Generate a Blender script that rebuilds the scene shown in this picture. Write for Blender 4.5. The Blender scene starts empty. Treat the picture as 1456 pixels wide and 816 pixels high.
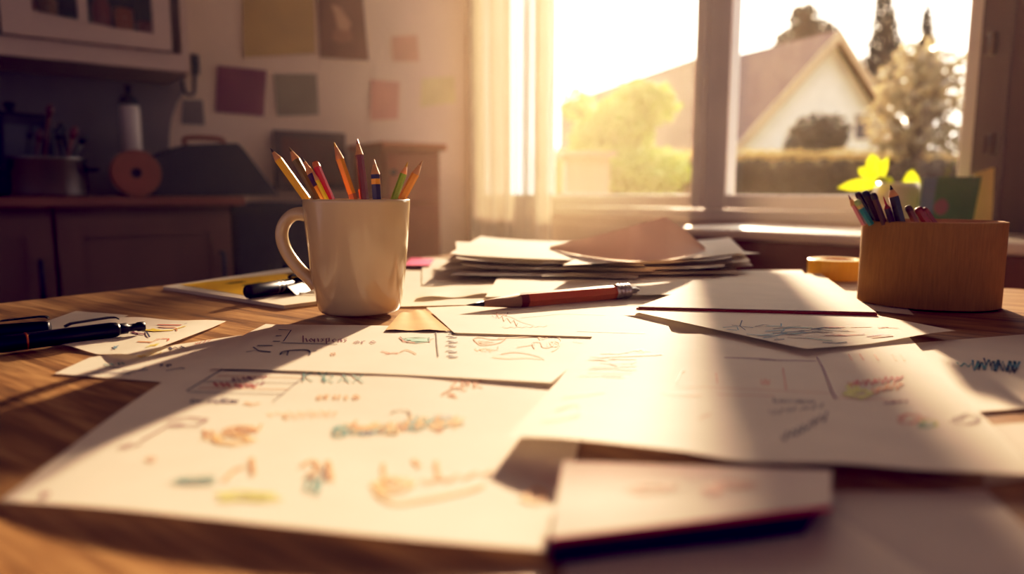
import bpy, bmesh, math, random
from mathutils import Vector, Matrix
from mathutils.bvhtree import BVHTree

rnd = random.Random(7)
SC = bpy.context.scene
COL = SC.collection
PI = math.pi

# ------------------------------------------------------------------ camera geometry
TAB = 0.75                       # table top
CAM = Vector((0.0, 0.0, TAB + 0.115))
F = 1000.0
TAN = 133.0 / F
PITCH = math.atan(TAN)
RIGHT = Vector((1, 0, 0))
FWD = Vector((0, math.cos(PITCH), -math.sin(PITCH)))
UPV = Vector((0, math.sin(PITCH), math.cos(PITCH)))


def ray(px, py):
    return FWD + RIGHT * ((px - 728) / F) - UPV * ((py - 408) / F)


def tp(px, py, z=0.0):
    """point of the horizontal plane z above the table top seen at a place in the photo"""
    d = ray(px, py)
    k = (TAB + z - CAM.z) / d.z
    return CAM + d * k


def at(px, py, Y):
    d = ray(px, py)
    return CAM + d * (Y / d.y)


# ------------------------------------------------------------------ materials
MATS = {}


def srgb(r, g, b):
    def f(c):
        c /= 255.0
        return c / 12.92 if c <= 0.04045 else ((c + 0.055) / 1.055) ** 2.4
    return (f(r), f(g), f(b))


def mat(name, col, rough=0.55, var=0.10, scale=12.0, metal=0.0, bump=0.0, spec=0.5,
        stretch=(1, 1, 1), col2=None, trans=0.0, coat=0.0, detail=4.0, rot=0.0):
    """Principled surface whose colour is broken up by noise; trans mixes in translucency."""
    if name in MATS:
        return MATS[name]
    m = bpy.data.materials.new(name)
    m.use_nodes = True
    nt = m.node_tree
    N, L = nt.nodes, nt.links
    N.clear()
    out = N.new('ShaderNodeOutputMaterial')
    p = N.new('ShaderNodeBsdfPrincipled')
    tc = N.new('ShaderNodeTexCoord')
    mp = N.new('ShaderNodeMapping')
    mp.inputs['Scale'].default_value = stretch
    mp.inputs['Rotation'].default_value = (0, 0, rot)
    no = N.new('ShaderNodeTexNoise')
    no.inputs['Scale'].default_value = scale
    no.inputs['Detail'].default_value = detail
    L.new(tc.outputs['Object'], mp.inputs['Vector'])
    L.new(mp.outputs['Vector'], no.inputs['Vector'])
    rp = N.new('ShaderNodeValToRGB')
    c = Vector(col)
    c2 = Vector(col2) if col2 is not None else c * (1 - var)
    c1 = c if col2 is not None else c * (1 + var * 0.5)
    rp.color_ramp.elements[0].position = 0.32
    rp.color_ramp.elements[1].position = 0.68
    rp.color_ramp.elements[0].color = (*c2, 1)
    rp.color_ramp.elements[1].color = (*[min(1, v) for v in c1], 1)
    L.new(no.outputs['Fac'], rp.inputs['Fac'])
    L.new(rp.outputs['Color'], p.inputs['Base Color'])
    p.inputs['Roughness'].default_value = rough
    p.inputs['Metallic'].default_value = metal
    p.inputs['Specular IOR Level'].default_value = spec
    p.inputs['Coat Weight'].default_value = coat
    if bump:
        b = N.new('ShaderNodeBump')
        b.inputs['Strength'].default_value = bump
        b.inputs['Distance'].default_value = 0.002
        L.new(no.outputs['Fac'], b.inputs['Height'])
        L.new(b.outputs['Normal'], p.inputs['Normal'])
    if trans:
        t = N.new('ShaderNodeBsdfTranslucent')
        L.new(rp.outputs['Color'], t.inputs['Color'])
        mx = N.new('ShaderNodeMixShader')
        mx.inputs['Fac'].default_value = trans
        L.new(p.outputs[0], mx.inputs[1])
        L.new(t.outputs[0], mx.inputs[2])
        L.new(mx.outputs[0], out.inputs[0])
    else:
        L.new(p.outputs[0], out.inputs[0])
    MATS[name] = m
    return m


def wood_table():
    m = bpy.data.materials.new('oiled_oak')
    m.use_nodes = True
    nt = m.node_tree
    N, L = nt.nodes, nt.links
    p = N['Principled BSDF']
    tc = N.new('ShaderNodeTexCoord')
    mp = N.new('ShaderNodeMapping')
    mp.inputs['Scale'].default_value = (2.2, 26, 8)       # grain runs along local X
    L.new(tc.outputs['Object'], mp.inputs['Vector'])
    n1 = N.new('ShaderNodeTexNoise')
    n1.inputs['Scale'].default_value = 2.2
    n1.inputs['Detail'].default_value = 8
    n1.inputs['Roughness'].default_value = 0.62
    n1.inputs['Distortion'].default_value = 0.6
    L.new(mp.outputs[0], n1.inputs['Vector'])
    mp2 = N.new('ShaderNodeMapping')
    mp2.inputs['Scale'].default_value = (12, 260, 30)
    L.new(tc.outputs['Object'], mp2.inputs['Vector'])
    n2 = N.new('ShaderNodeTexNoise')
    n2.inputs['Scale'].default_value = 1.5
    n2.inputs['Detail'].default_value = 5
    L.new(mp2.outputs[0], n2.inputs['Vector'])
    mx = N.new('ShaderNodeMath')
    mx.operation = 'MULTIPLY_ADD'
    mx.inputs[1].default_value = 0.45
    L.new(n2.outputs['Fac'], mx.inputs[0])
    L.new(n1.outputs['Fac'], mx.inputs[2])
    rp = N.new('ShaderNodeValToRGB')
    e = rp.color_ramp.elements
    e[0].position, e[1].position = 0.50, 0.95
    e[0].color = (*srgb(78, 58, 40), 1)
    e[1].color = (*srgb(204, 168, 116), 1)
    k = e.new(0.70)
    k.color = (*srgb(152, 116, 74), 1)
    L.new(mx.outputs[0], rp.inputs['Fac'])
    L.new(rp.outputs[0], p.inputs['Base Color'])
    p.inputs['Roughness'].default_value = 0.40
    p.inputs['Specular IOR Level'].default_value = 0.6
    b = N.new('ShaderNodeBump')
    b.inputs['Strength'].default_value = 0.35
    b.inputs['Distance'].default_value = 0.002
    L.new(mx.outputs[0], b.inputs['Height'])
    L.new(b.outputs[0], p.inputs['Normal'])
    return m


def glass_mat():
    m = bpy.data.materials.new('window_glass')
    m.use_nodes = True
    nt = m.node_tree
    N, L = nt.nodes, nt.links
    N.clear()
    out = N.new('ShaderNodeOutputMaterial')
    t = N.new('ShaderNodeBsdfTransparent')
    t.inputs['Color'].default_value = (0.98, 0.98, 0.97, 1)
    g = N.new('ShaderNodeBsdfGlossy')
    g.inputs['Roughness'].default_value = 0.03
    mx = N.new('ShaderNodeMixShader')
    mx.inputs[0].default_value = 0.05
    L.new(t.outputs[0], mx.inputs[1])
    L.new(g.outputs[0], mx.inputs[2])
    L.new(mx.outputs[0], out.inputs[0])
    return m


def curtain_mat():
    m = bpy.data.materials.new('sheer_curtain_cloth')
    m.use_nodes = True
    nt = m.node_tree
    N, L = nt.nodes, nt.links
    N.clear()
    out = N.new('ShaderNodeOutputMaterial')
    d = N.new('ShaderNodeBsdfDiffuse')
    d.inputs['Color'].default_value = (0.78, 0.70, 0.55, 1)
    tl = N.new('ShaderNodeBsdfTranslucent')
    tl.inputs['Color'].default_value = (0.32, 0.27, 0.20, 1)
    tr = N.new('ShaderNodeBsdfTransparent')
    m1 = N.new('ShaderNodeMixShader')
    m1.inputs[0].default_value = 0.55
    L.new(d.outputs[0], m1.inputs[1])
    L.new(tl.outputs[0], m1.inputs[2])
    wv = N.new('ShaderNodeTexNoise')
    wv.inputs['Scale'].default_value = 3.0
    m2 = N.new('ShaderNodeMixShader')
    mr = N.new('ShaderNodeMapRange')
    mr.inputs['To Min'].default_value = 0.34
    mr.inputs['To Max'].default_value = 0.50
    L.new(wv.outputs['Fac'], mr.inputs['Value'])
    L.new(mr.outputs[0], m2.inputs[0])
    L.new(m1.outputs[0], m2.inputs[1])
    L.new(tr.outputs[0], m2.inputs[2])
    L.new(m2.outputs[0], out.inputs[0])
    return m


def haze_mat(density, g):
    m = bpy.data.materials.new('sunlit_haze')
    m.use_nodes = True
    nt = m.node_tree
    N, L = nt.nodes, nt.links
    N.clear()
    out = N.new('ShaderNodeOutputMaterial')
    v = N.new('ShaderNodeVolumeScatter')
    v.inputs['Color'].default_value = (1.0, 0.83, 0.56, 1)
    tc = N.new('ShaderNodeTexCoord')
    dt = N.new('ShaderNodeVectorMath')
    dt.operation = 'DOT_PRODUCT'
    dt.inputs[1].default_value = (0.6, -0.8, 0)       # distance along the window wall from the room corner
    L.new(tc.outputs['Object'], dt.inputs[0])
    mr = N.new('ShaderNodeMapRange')
    mr.interpolation_type = 'SMOOTHSTEP'
    mr.inputs['From Min'].default_value = 0.7
    mr.inputs['From Max'].default_value = 2.1
    mr.inputs['To Min'].default_value = density
    mr.inputs['To Max'].default_value = density * .10
    L.new(dt.outputs['Value'], mr.inputs['Value'])
    L.new(mr.outputs[0], v.inputs['Density'])
    v.inputs['Anisotropy'].default_value = g
    L.new(v.outputs[0], out.inputs['Volume'])
    return m


# ------------------------------------------------------------------ mesh builder
class MB:
    def __init__(self):
        self.v, self.f, self.mi, self.sm = [], [], [], []

    def add(self, verts, faces, mi=0, smooth=False):
        o = len(self.v)
        self.v += [Vector(v) for v in verts]
        self.f += [tuple(i + o for i in f) for f in faces]
        self.mi += [mi] * len(faces)
        self.sm += [smooth] * len(faces)

    def box(self, a, b, mi=0, M=None):
        x0, y0, z0 = a
        x1, y1, z1 = b
        vs = [Vector(p) for p in ((x0, y0, z0), (x1, y0, z0), (x1, y1, z0), (x0, y1, z0),
                                  (x0, y0, z1), (x1, y0, z1), (x1, y1, z1), (x0, y1, z1))]
        if M is not None:
            vs = [M @ v for v in vs]
        self.add(vs, [(0, 3, 2, 1), (4, 5, 6, 7), (0, 1, 5, 4), (1, 2, 6, 5), (2, 3, 7, 6), (3, 0, 4, 7)], mi)

    def lathe(self, prof, n=48, mi=0, M=None, smooth=True, closed=False):
        vs, fs = [], []
        for r, z in prof:
            for k in range(n):
                a = 2 * PI * k / n
                vs.append(Vector((r * math.cos(a), r * math.sin(a), z)))
        m = len(prof)
        for i in range(m - 1 + (1 if closed else 0)):
            j = (i + 1) % m
            for k in range(n):
                l = (k + 1) % n
                fs.append((i * n + k, i * n + l, j * n + l, j * n + k))
        if M is not None:
            vs = [M @ v for v in vs]
        self.add(vs, fs, mi, smooth)

    def tube(self, pts, rad, n=12, mi=0, caps=True, flat=1.0, smooth=True, up=None):
        pts = [Vector(p) for p in pts]
        m = len(pts)
        rads = rad if isinstance(rad, (list, tuple)) else [rad] * m
        up = Vector(up) if up else None
        vs, fs = [], []
        prev = None
        for i, p in enumerate(pts):
            t = (pts[min(i + 1, m - 1)] - pts[max(i - 1, 0)]).normalized()
            if up is not None:
                a = up - t * up.dot(t)
                a.normalize()
            elif prev is None:
                a = t.orthogonal().normalized()
            else:
                a = (prev - t * prev.dot(t)).normalized()
            prev = a
            b = t.cross(a)
            for k in range(n):
                q = 2 * PI * k / n
                vs.append(p + a * (rads[i] * flat * math.cos(q)) + b * (rads[i] * math.sin(q)))
        for i in range(m - 1):
            for k in range(n):
                l = (k + 1) % n
                fs.append((i * n + k, i * n + l, (i + 1) * n + l, (i + 1) * n + k))
        if caps:
            fs.append(tuple(range(n - 1, -1, -1)))
            fs.append(tuple((m - 1) * n + k for k in range(n)))
        self.add(vs, fs, mi, smooth)

    def prism(self, poly, dvec, mi=0):
        """closed prism: polygon of 3D points swept along dvec"""
        n = len(poly)
        d = Vector(dvec)
        vs = [Vector(p) for p in poly] + [Vector(p) + d for p in poly]
        fs = [tuple(range(n - 1, -1, -1)), tuple(range(n, 2 * n))]
        fs += [(i, (i + 1) % n, n + (i + 1) % n, n + i) for i in range(n)]
        self.add(vs, fs, mi)

    def build(self, name, mats, parent=None, origin=None, rotz=0.0, bevel=0.0, M=None):
        me = bpy.data.meshes.new(name)
        if M is None:
            M = Matrix.Translation(Vector(origin) if origin is not None else Vector((0, 0, 0))) @ Matrix.Rotation(rotz, 4, 'Z')
        Mi = M.inverted()
        me.from_pydata([tuple(Mi @ v) for v in self.v], [], self.f)
        for m in (mats if isinstance(mats, (list, tuple)) else [mats]):
            me.materials.append(m)
        me.polygons.foreach_set('material_index', self.mi)
        me.polygons.foreach_set('use_smooth', self.sm)
        me.update()
        o = bpy.data.objects.new(name, me)
        COL.objects.link(o)
        if parent is not None:
            o.parent = parent
            o.matrix_parent_inverse = Matrix.Identity(4)
            PW = parent['_mw'] if False else WORLD[parent.name]
            o.matrix_local = PW.inverted() @ M
        else:
            o.matrix_world = M
        WORLD[o.name] = M.copy()
        if bevel:
            b = o.modifiers.new('bevel', 'BEVEL')
            b.width = bevel
            b.segments = 2
            b.limit_method = 'ANGLE'
        return o


WORLD = {}


def tag(o, label=None, cat=None, group=None, kind=None):
    if label:
        o['label'] = label
    if cat:
        o['category'] = cat
    if group:
        o['group'] = group
    if kind:
        o['kind'] = kind
    return o


def empty(name, loc, label, cat, group=None, rotz=0.0):
    o = bpy.data.objects.new(name, None)
    COL.objects.link(o)
    o.empty_display_size = 0.02
    M = Matrix.Translation(Vector(loc)) @ Matrix.Rotation(rotz, 4, 'Z')
    o.matrix_world = M
    WORLD[o.name] = M
    return tag(o, label, cat, group)


def frame_to(p, q, roll=0.0):
    """matrix whose local Z runs from p to q"""
    z = (Vector(q) - Vector(p)).normalized()
    x = z.orthogonal().normalized()
    y = z.cross(x)
    M = Matrix((x, y, z)).transposed().to_4x4()
    M.translation = Vector(p)
    return M @ Matrix.Rotation(roll, 4, 'Z')


# ------------------------------------------------------------------ palette
PAPER = mat('drawing_paper', srgb(240, 231, 214), 0.75, 0.035, 30, trans=0.18, bump=0.05, spec=0.2)
PAPER2 = mat('plain_paper', srgb(236, 226, 208), 0.75, 0.04, 24, trans=0.22, bump=0.05, spec=0.2)
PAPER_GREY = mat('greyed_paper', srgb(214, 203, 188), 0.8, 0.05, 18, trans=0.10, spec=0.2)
KRAFT = mat('kraft_paper', srgb(206, 160, 96), 0.8, 0.12, 40, bump=0.1)
INK = {
    'black': mat('black_ink', srgb(38, 34, 44), 0.7, 0.2, 60),
    'navy': mat('navy_pencil', srgb(44, 52, 84), 0.7, 0.2, 60),
    'teal': mat('teal_pencil', srgb(104, 156, 152), 0.7, 0.15, 60),
    'orange': mat('orange_pencil', srgb(216, 160, 112), 0.7, 0.15, 60),
    'rust': mat('rust_pencil', srgb(186, 118, 78), 0.7, 0.15, 60),
    'red': mat('red_pencil', srgb(198, 104, 84), 0.7, 0.15, 60),
    'plum': mat('plum_pencil', srgb(120, 50, 76), 0.7, 0.15, 60),
    'pink': mat('pink_pencil', srgb(220, 172, 148), 0.7, 0.1, 60),
    'tan': mat('tan_pencil', srgb(222, 180, 128), 0.7, 0.1, 60),
    'yellow': mat('yellow_pencil', srgb(226, 196, 60), 0.7, 0.1, 60),
    'lime': mat('lime_pencil', srgb(206, 202, 112), 0.7, 0.1, 60),
    'blue': mat('blue_pencil', srgb(104, 146, 164), 0.7, 0.1, 60),
    'grey': mat('grey_pencil', srgb(150, 136, 124), 0.7, 0.1, 60),
    'mint': mat('mint_pencil', srgb(150, 200, 180), 0.7, 0.1, 60),
    'brown': mat('brown_pencil', srgb(120, 74, 50), 0.7, 0.1, 60),
}

# ------------------------------------------------------------------ room layout
WP = Vector((0.56, 2.12, 0))           # a point of the window wall
WD = Vector((0.6, -0.8, 0))            # along it, to the right
WN = Vector((0.8, 0.6, 0))             # out of the room
CT = -1.27                             # corner with the back wall
CORNER = WP + WD * CT
BD = Vector((-0.8, -0.6, 0))           # along the back wall, away from the corner
BN = Vector((0.6, -0.8, 0))            # into the room
MW = Matrix((WD, WN, Vector((0, 0, 1)))).transposed().to_4x4()
MW.translation = WP                    # local (t, outward, z)
MBK = Matrix((BD, BN, Vector((0, 0, 1)))).transposed().to_4x4()
MBK.translation = CORNER               # local (s, inward, z)   (left handed is fine for points)


def wpt(px, py, off=0.06):
    """(t, z) where the sight line meets the plane `off` outside the window wall"""
    d = ray(px, py)
    p0 = WP + WN * off
    k = (p0 - CAM).dot(WN) / d.dot(WN)
    p = CAM + d * k
    return (p - p0).dot(WD), p.z


def bpt(px, py, off=0.0):
    """(s, z) where the sight line meets the plane `off` in front of the back wall"""
    d = ray(px, py)
    p0 = CORNER + BN * off
    k = (p0 - CAM).dot(BN) / d.dot(BN)
    p = CAM + d * k
    return (p - p0).dot(BD), p.z


def B(s, n, z):
    return CORNER + BD * s + BN * n + Vector((0, 0, z))


def W(t, n, z):
    return WP + WD * t + WN * n + Vector((0, 0, z))


def bbox(mb, s0, s1, n0, n1, z0, z1, mi=0):
    mb.box((s0, n0, z0), (s1, n1, z1), mi, MBK)


def wbox(mb, t0, t1, n0, n1, z0, z1, mi=0):
    mb.box((t0, n0, z0), (t1, n1, z1), mi, MW)


def struct(o, kind='structure'):
    o['kind'] = kind
    return o


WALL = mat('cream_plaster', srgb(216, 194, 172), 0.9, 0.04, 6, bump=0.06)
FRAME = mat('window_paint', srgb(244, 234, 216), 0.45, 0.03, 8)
GLASS = glass_mat()
CEILH = 2.5

# --- openings of the window wall
t_a0, t_a1 = CT + 0.10, wpt(783, 150)[0] - 0.055
t_b0, t_b1 = wpt(789, 150)[0], wpt(998, 150)[0]
t_c0, t_c1 = wpt(1049, 150)[0], wpt(1381, 120)[0]
z_g0 = wpt(1150, 277)[1]
z_g1 = 2.08
t_o0, t_o1 = t_a0 - 0.06, t_c1 + 0.075
z_o0, z_o1 = z_g0 - 0.075, z_g1 + 0.08
T_END = 3.2

mb = MB()
wbox(mb, CT - 0.2, t_o0, 0, 0.22, 0, CEILH)
wbox(mb, t_o0, t_o1, 0, 0.22, 0, z_o0)
struct(mb.build('wall_back', WALL, M=MW))
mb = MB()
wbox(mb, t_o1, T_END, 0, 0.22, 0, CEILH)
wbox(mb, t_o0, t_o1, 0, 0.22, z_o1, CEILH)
struct(mb.build('wall_right', mat('shaded_plaster', srgb(104, 78, 76), 0.9, 0.05, 6, bump=0.06), M=MW))  # darker than the cream plaster: the wall's backlit shade is in its colour
mb = MB()
bbox(mb, 0, 4.2, -0.15, 0, 0, CEILH)
struct(mb.build('wall_left', WALL, M=Matrix.Translation(CORNER)))
FLOORM = mat('floor_boards', srgb(96, 66, 46), 0.5, 0.3, 3, stretch=(1, 9, 1), rot=0.64, bump=0.1)
mb = MB()
mb.add([B(0, 0, 0), B(4.2, 0, 0), B(4.2, 0, 0) + BN * 4.4, B(0, 0, 0) + BN * 4.4], [(0, 1, 2, 3)])
struct(mb.build('floor', FLOORM))
mb = MB()
mb.add([B(0, 0, CEILH), B(6.2, 0, CEILH), B(6.2, 0, CEILH) + BN * 6.4, B(0, 0, CEILH) + BN * 6.4], [(0, 1, 2, 3)])
struct(mb.build('ceiling', WALL))
mb = MB()
bbox(mb, 0.02, 4.2, 0, 0.016, 0, 0.09)
struct(mb.build('baseboard_left', FRAME, M=Matrix.Translation(CORNER)))

# --- window
win = empty('window_1', W(0, 0, z_o0), None, None)
win['kind'] = 'structure'
mb = MB()
fr0, fr1 = 0.026, 0.07
wbox(mb, t_o0, t_a0 - 0.015, fr0, fr1, z_o0, z_o1)
wbox(mb, t_a0 - 0.015, t_c1 + 0.035, fr0, fr1, z_o0, z_o0 + 0.032)
wbox(mb, t_a0 - 0.015, t_c1 + 0.035, fr0, fr1, z_o1 - 0.04, z_o1)
mid1, mid2 = (t_a1 + t_b0) / 2, (t_b1 + t_c0) / 2
wbox(mb, mid1 - 0.016, mid1 + 0.016, fr0, fr1, z_o0 + 0.032, z_o1 - 0.04)
wbox(mb, mid2 - 0.022, mid2 + 0.022, fr0, fr1, z_o0 + 0.032, z_o1 - 0.04)
mb.build('window_frame', FRAME, win, M=MW, bevel=0.004)
for a, b, la, lb in ((t_a0, t_a1, t_a0 - 0.013, mid1 - 0.018), (t_b0, t_b1, mid1 + 0.018, mid2 - 0.024), (t_c0, t_c1, mid2 + 0.024, t_c1 + 0.033)):
    mb = MB()
    n0, n1 = 0.018, 0.066
    zb, zt = z_o0 + 0.034, z_o1 - 0.042
    wbox(mb, la, a, n0, n1, zb, zt)
    wbox(mb, b, lb, n0, n1, zb, zt)
    wbox(mb, a, b, n0, n1, zb, z_g0)
    wbox(mb, a, b, n0, n1, z_g1, zt)
    sash = mb.build('sash', FRAME, win, M=MW, bevel=0.005)
    mb = MB()
    mb.add([W(a, 0.06, z_g0), W(b, 0.06, z_g0), W(b, 0.06, z_g1), W(a, 0.06, z_g1)], [(0, 1, 2, 3)])
    mb.build('window_pane', GLASS, sash, M=MW)
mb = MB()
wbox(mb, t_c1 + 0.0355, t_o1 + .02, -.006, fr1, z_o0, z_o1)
mb.build('side_jamb', mat('shaded_jamb', srgb(116, 94, 86), .6, .06, 8), win, M=MW, bevel=0.004)  # shade on this jamb is put into its colour; other frame parts stay light
HINGE = mat('hinge_metal', srgb(92, 70, 62), 0.4, 0.1, 30, metal=0.6)
for py in (205, 62):
    t, z = wpt(1412, py, -0.012)
    mb = MB()
    mb.tube([W(t, -0.013, z - 0.022), W(t, -0.013, z + 0.022)], 0.008, 10)
    wbox(mb, t - 0.018, t + 0.004, -0.010, 0.012, z - 0.018, z + 0.018)
    mb.build('hinge', HINGE, win, M=MW)

# --- window sill and the brown panelling under it
SILLW = mat('sill_paint', srgb(240, 226, 200), 0.35, 0.04, 8)
PANEL = mat('brown_panelling', srgb(136, 84, 58), 0.6, 0.15, 5, stretch=(1, 1, 0.2))
s_off = -0.30
t_s0 = wpt(966, 326, s_off)[0]
zs0 = wpt(1090, 328, s_off)[1]
t_s1 = T_END - 0.4
mb = MB()
wbox(mb, t_s0, t_s1, s_off, 0.012, zs0 - 0.024, zs0)
tag(mb.build('windowsill', SILLW, M=MW, bevel=0.008), kind='structure')
mb = MB()
wbox(mb, t_s0 + .012, t_s1, s_off + 0.012, -0.001, 0.0, zs0 - 0.024)
struct(mb.build('trim_1', PANEL, M=MW))

# --- sheer curtain in front of the left casement
tc0, tc1 = wpt(668, 200, -0.21)[0], wpt(786, 200, -0.21)[0]
mb = MB()
NU, NV = 150, 14
vs = []
for j in range(NV + 1):
    v = j / NV
    for i in range(NU + 1):
        u = i / NU
        ph = u * 2 * PI * 7.5 + 1.3 * math.sin(u * 9) + 0.35 * math.sin(v * 4 + u * 5)
        amp = 0.022 + 0.010 * math.sin(u * 17 + 1)
        tt = tc0 + (tc1 - tc0) * u + 0.012 * math.sin(v * 3 + u * 6)
        vs.append(W(tt, -0.21 + amp * math.sin(ph), 0.03 + v * 2.36))
fs = [(j * (NU + 1) + i, j * (NU + 1) + i + 1, (j + 1) * (NU + 1) + i + 1, (j + 1) * (NU + 1) + i)
      for j in range(NV) for i in range(NU)]
mb.add(vs, fs, 0, True)
tag(mb.build('sheer_curtain', curtain_mat(), M=MW), 'pale sheer curtain hanging in soft folds at left of the window', 'curtain')
mb = MB()
mb.tube([W(CT + 0.03, -0.21, 2.42), W(t_c1 + 0.2, -0.21, 2.42)], 0.012, 12)
for t in (CT + 0.08, t_c1 + 0.15):
    wbox(mb, t - 0.01, t + 0.01, -0.21, -0.001, 2.415, 2.425)
tag(mb.build('curtain_rail', FRAME, M=MW), 'white curtain rail above the window carrying the sheer curtain', 'curtain rail')

# ------------------------------------------------------------------ table
TD = Vector((0.574, 0.819, 0)).normalized()        # left edge
TB = Vector((0.819, -0.574, 0))                    # back edge
TC = Vector((-0.108, 1.358, 0))                    # back left corner
OAK = wood_table()
MT = Matrix((TB, TD, Vector((0, 0, 1)))).transposed().to_4x4()
MT.translation = TC + Vector((0, 0, TAB))
table = empty('dining_table', TC, 'large oiled wooden table spread with drawings, seen from its near side', 'table')
mb = MB()
TL, TWD = 1.75, 1.55
mb.box((0, -TWD, -0.035), (TL, 0, 0), 0, MT)
mb.build('table_top', OAK, table, M=MT, bevel=0.004)
mb = MB()
for a, b in (((0.09, -TWD + 0.09), (TL - 0.09, -TWD + 0.11)), ((0.09, -0.11), (TL - 0.09, -0.09)),
             ((0.09, -TWD + 0.11), (0.11, -0.11)), ((TL - 0.11, -TWD + 0.11), (TL - 0.09, -0.11))):
    mb.box((*a, -0.115), (*b, -0.0355), 0, MT)
mb.build('apron', OAK, table, M=MT)
for x in (0.05, TL - 0.12):
    for y in (-TWD + 0.05, -0.12):
        mb = MB()
        mb.box((x, y, -TAB), (x + 0.07, y + 0.07, -0.0355), 0, MT)
        mb.build('leg', OAK, table, M=MT, bevel=0.004)

# ------------------------------------------------------------------ sheets of paper
def lerp(a, b, t):
    return a + (b - a) * t


def stroke_ribbon(mb, bvh, pts, w, mi, eps=0.0004):
    """a pencil stroke lying on the sheet under the given photo places"""
    P = []
    for i in range(len(pts)):
        if i:
            x0, y0 = pts[i - 1]
            x1, y1 = pts[i]
            n = max(1, int(math.hypot(x1 - x0, y1 - y0) / 14))
        else:
            n = 1
        for k in range(1, n + 1):
            if i == 0:
                x, y = pts[0]
            else:
                x, y = lerp(x0, x1, k / n), lerp(y0, y1, k / n)
            hit = bvh.ray_cast(CAM, ray(x, y).normalized(), 6.0)
            if hit[0] is not None:
                P.append((hit[0], hit[1] if hit[1].z > 0 else -hit[1]))
            if i == 0:
                break
    if len(P) < 2:
        return
    vs, fs = [], []
    for i, (p, n) in enumerate(P):
        t = P[min(i + 1, len(P) - 1)][0] - P[max(i - 1, 0)][0]
        if t.length < 1e-7:
            t = Vector((1, 0, 0))
        s = n.cross(t.normalized()) * (w * 0.5)
        s.y *= 1.1 if p.y < .36 else (1.5 if p.y < .43 else 2.6)                      # crayon strokes are broader down the page
        vs += [p + s + n * eps, p - s + n * eps]
    for i in range(len(P) - 1):
        fs.append((2 * i, 2 * i + 1, 2 * i + 3, 2 * i + 2))
    mb.add(vs, fs, mi)


def patch(mb, bvh, poly, mi, eps=0.0003):
    """a flat coloured area printed on the sheet"""
    cx = sum(p[0] for p in poly) / len(poly)
    cy = sum(p[1] for p in poly) / len(poly)
    hits = []
    for x, y in [(cx, cy)] + list(poly):
        h = bvh.ray_cast(CAM, ray(x, y).normalized(), 6.0)
        if h[0] is None:
            continue
        n = h[1] if h[1].z > 0 else -h[1]
        hits.append(h[0] + n * eps)
    n = len(hits) - 1
    if n < 3:
        return
    mb.add(hits, [(0, 1 + i, 1 + (i + 1) % n) for i in range(n)], mi)


def sheet(name, label, cat, corners, bend=None, edge=None, material=None, n=(24, 16), strokes=(), patches=(),
          group=None, front=None, fp=2.0, fdepth=1.0):
    """corners (photo x, photo y, height above table in mm) in the order front left, front right,
    back right, back left; bend(u,v) -> extra height in mm; edge(u,v) -> in-plane (du,dv) shift in m."""
    P = [tp(x, y, h / 1000.0) for x, y, h in corners]
    NU, NV = n
    vs = []
    fr = curve_pts(front, 10) if front else None
    for j in range(NV + 1):
        v = j / NV
        for i in range(NU + 1):
            u = i / NU
            a = P[0].lerp(P[1], u)
            b = P[3].lerp(P[2], u)
            if fr:
                k = u * (len(fr) - 1)
                k0 = min(int(k), len(fr) - 2)
                q0, q1 = fr[k0], fr[k0 + 1]
                q = [lerp(q0[d], q1[d], k - k0) for d in range(3)]
                a = tp(q[0], q[1], q[2] / 1000.0)
                p = a.lerp(b, v)
                p.z = b.z + (a.z - b.z) * max(0.0, 1 - v / fdepth) ** fp
            else:
                p = a.lerp(b, v)
            if bend:
                p = p + Vector((0, 0, bend(u, v) / 1000.0))
            if edge:
                du, dv = edge(u, v)
                p = p + (P[1] - P[0]).normalized() * du + (P[3] - P[0]).normalized() * dv
            vs.append(p)
    fs = [(j * (NU + 1) + i, j * (NU + 1) + i + 1, (j + 1) * (NU + 1) + i + 1, (j + 1) * (NU + 1) + i)
          for j in range(NV) for i in range(NU)]
    mb = MB()
    mb.add(vs, fs, 0, True)
    mats = [material or PAPER]
    idx = {}
    if strokes or patches:
        bvh = BVHTree.FromPolygons([tuple(v) for v in vs], fs)

        def slot(c):
            if c not in idx:
                idx[c] = len(mats)
                mats.append(INK[c] if isinstance(c, str) else c)
            return idx[c]
        for c, poly in patches:
            patch(mb, bvh, poly, slot(c))
        for k, (c, w, pts) in enumerate(strokes):
            stroke_ribbon(mb, bvh, pts, w, slot(c), 0.0004 + 0.00002 * (k % 7))
    c = sum(P, Vector()) / 4
    o = mb.build(name, mats, origin=c)
    return tag(o, label, cat, group)


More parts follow.
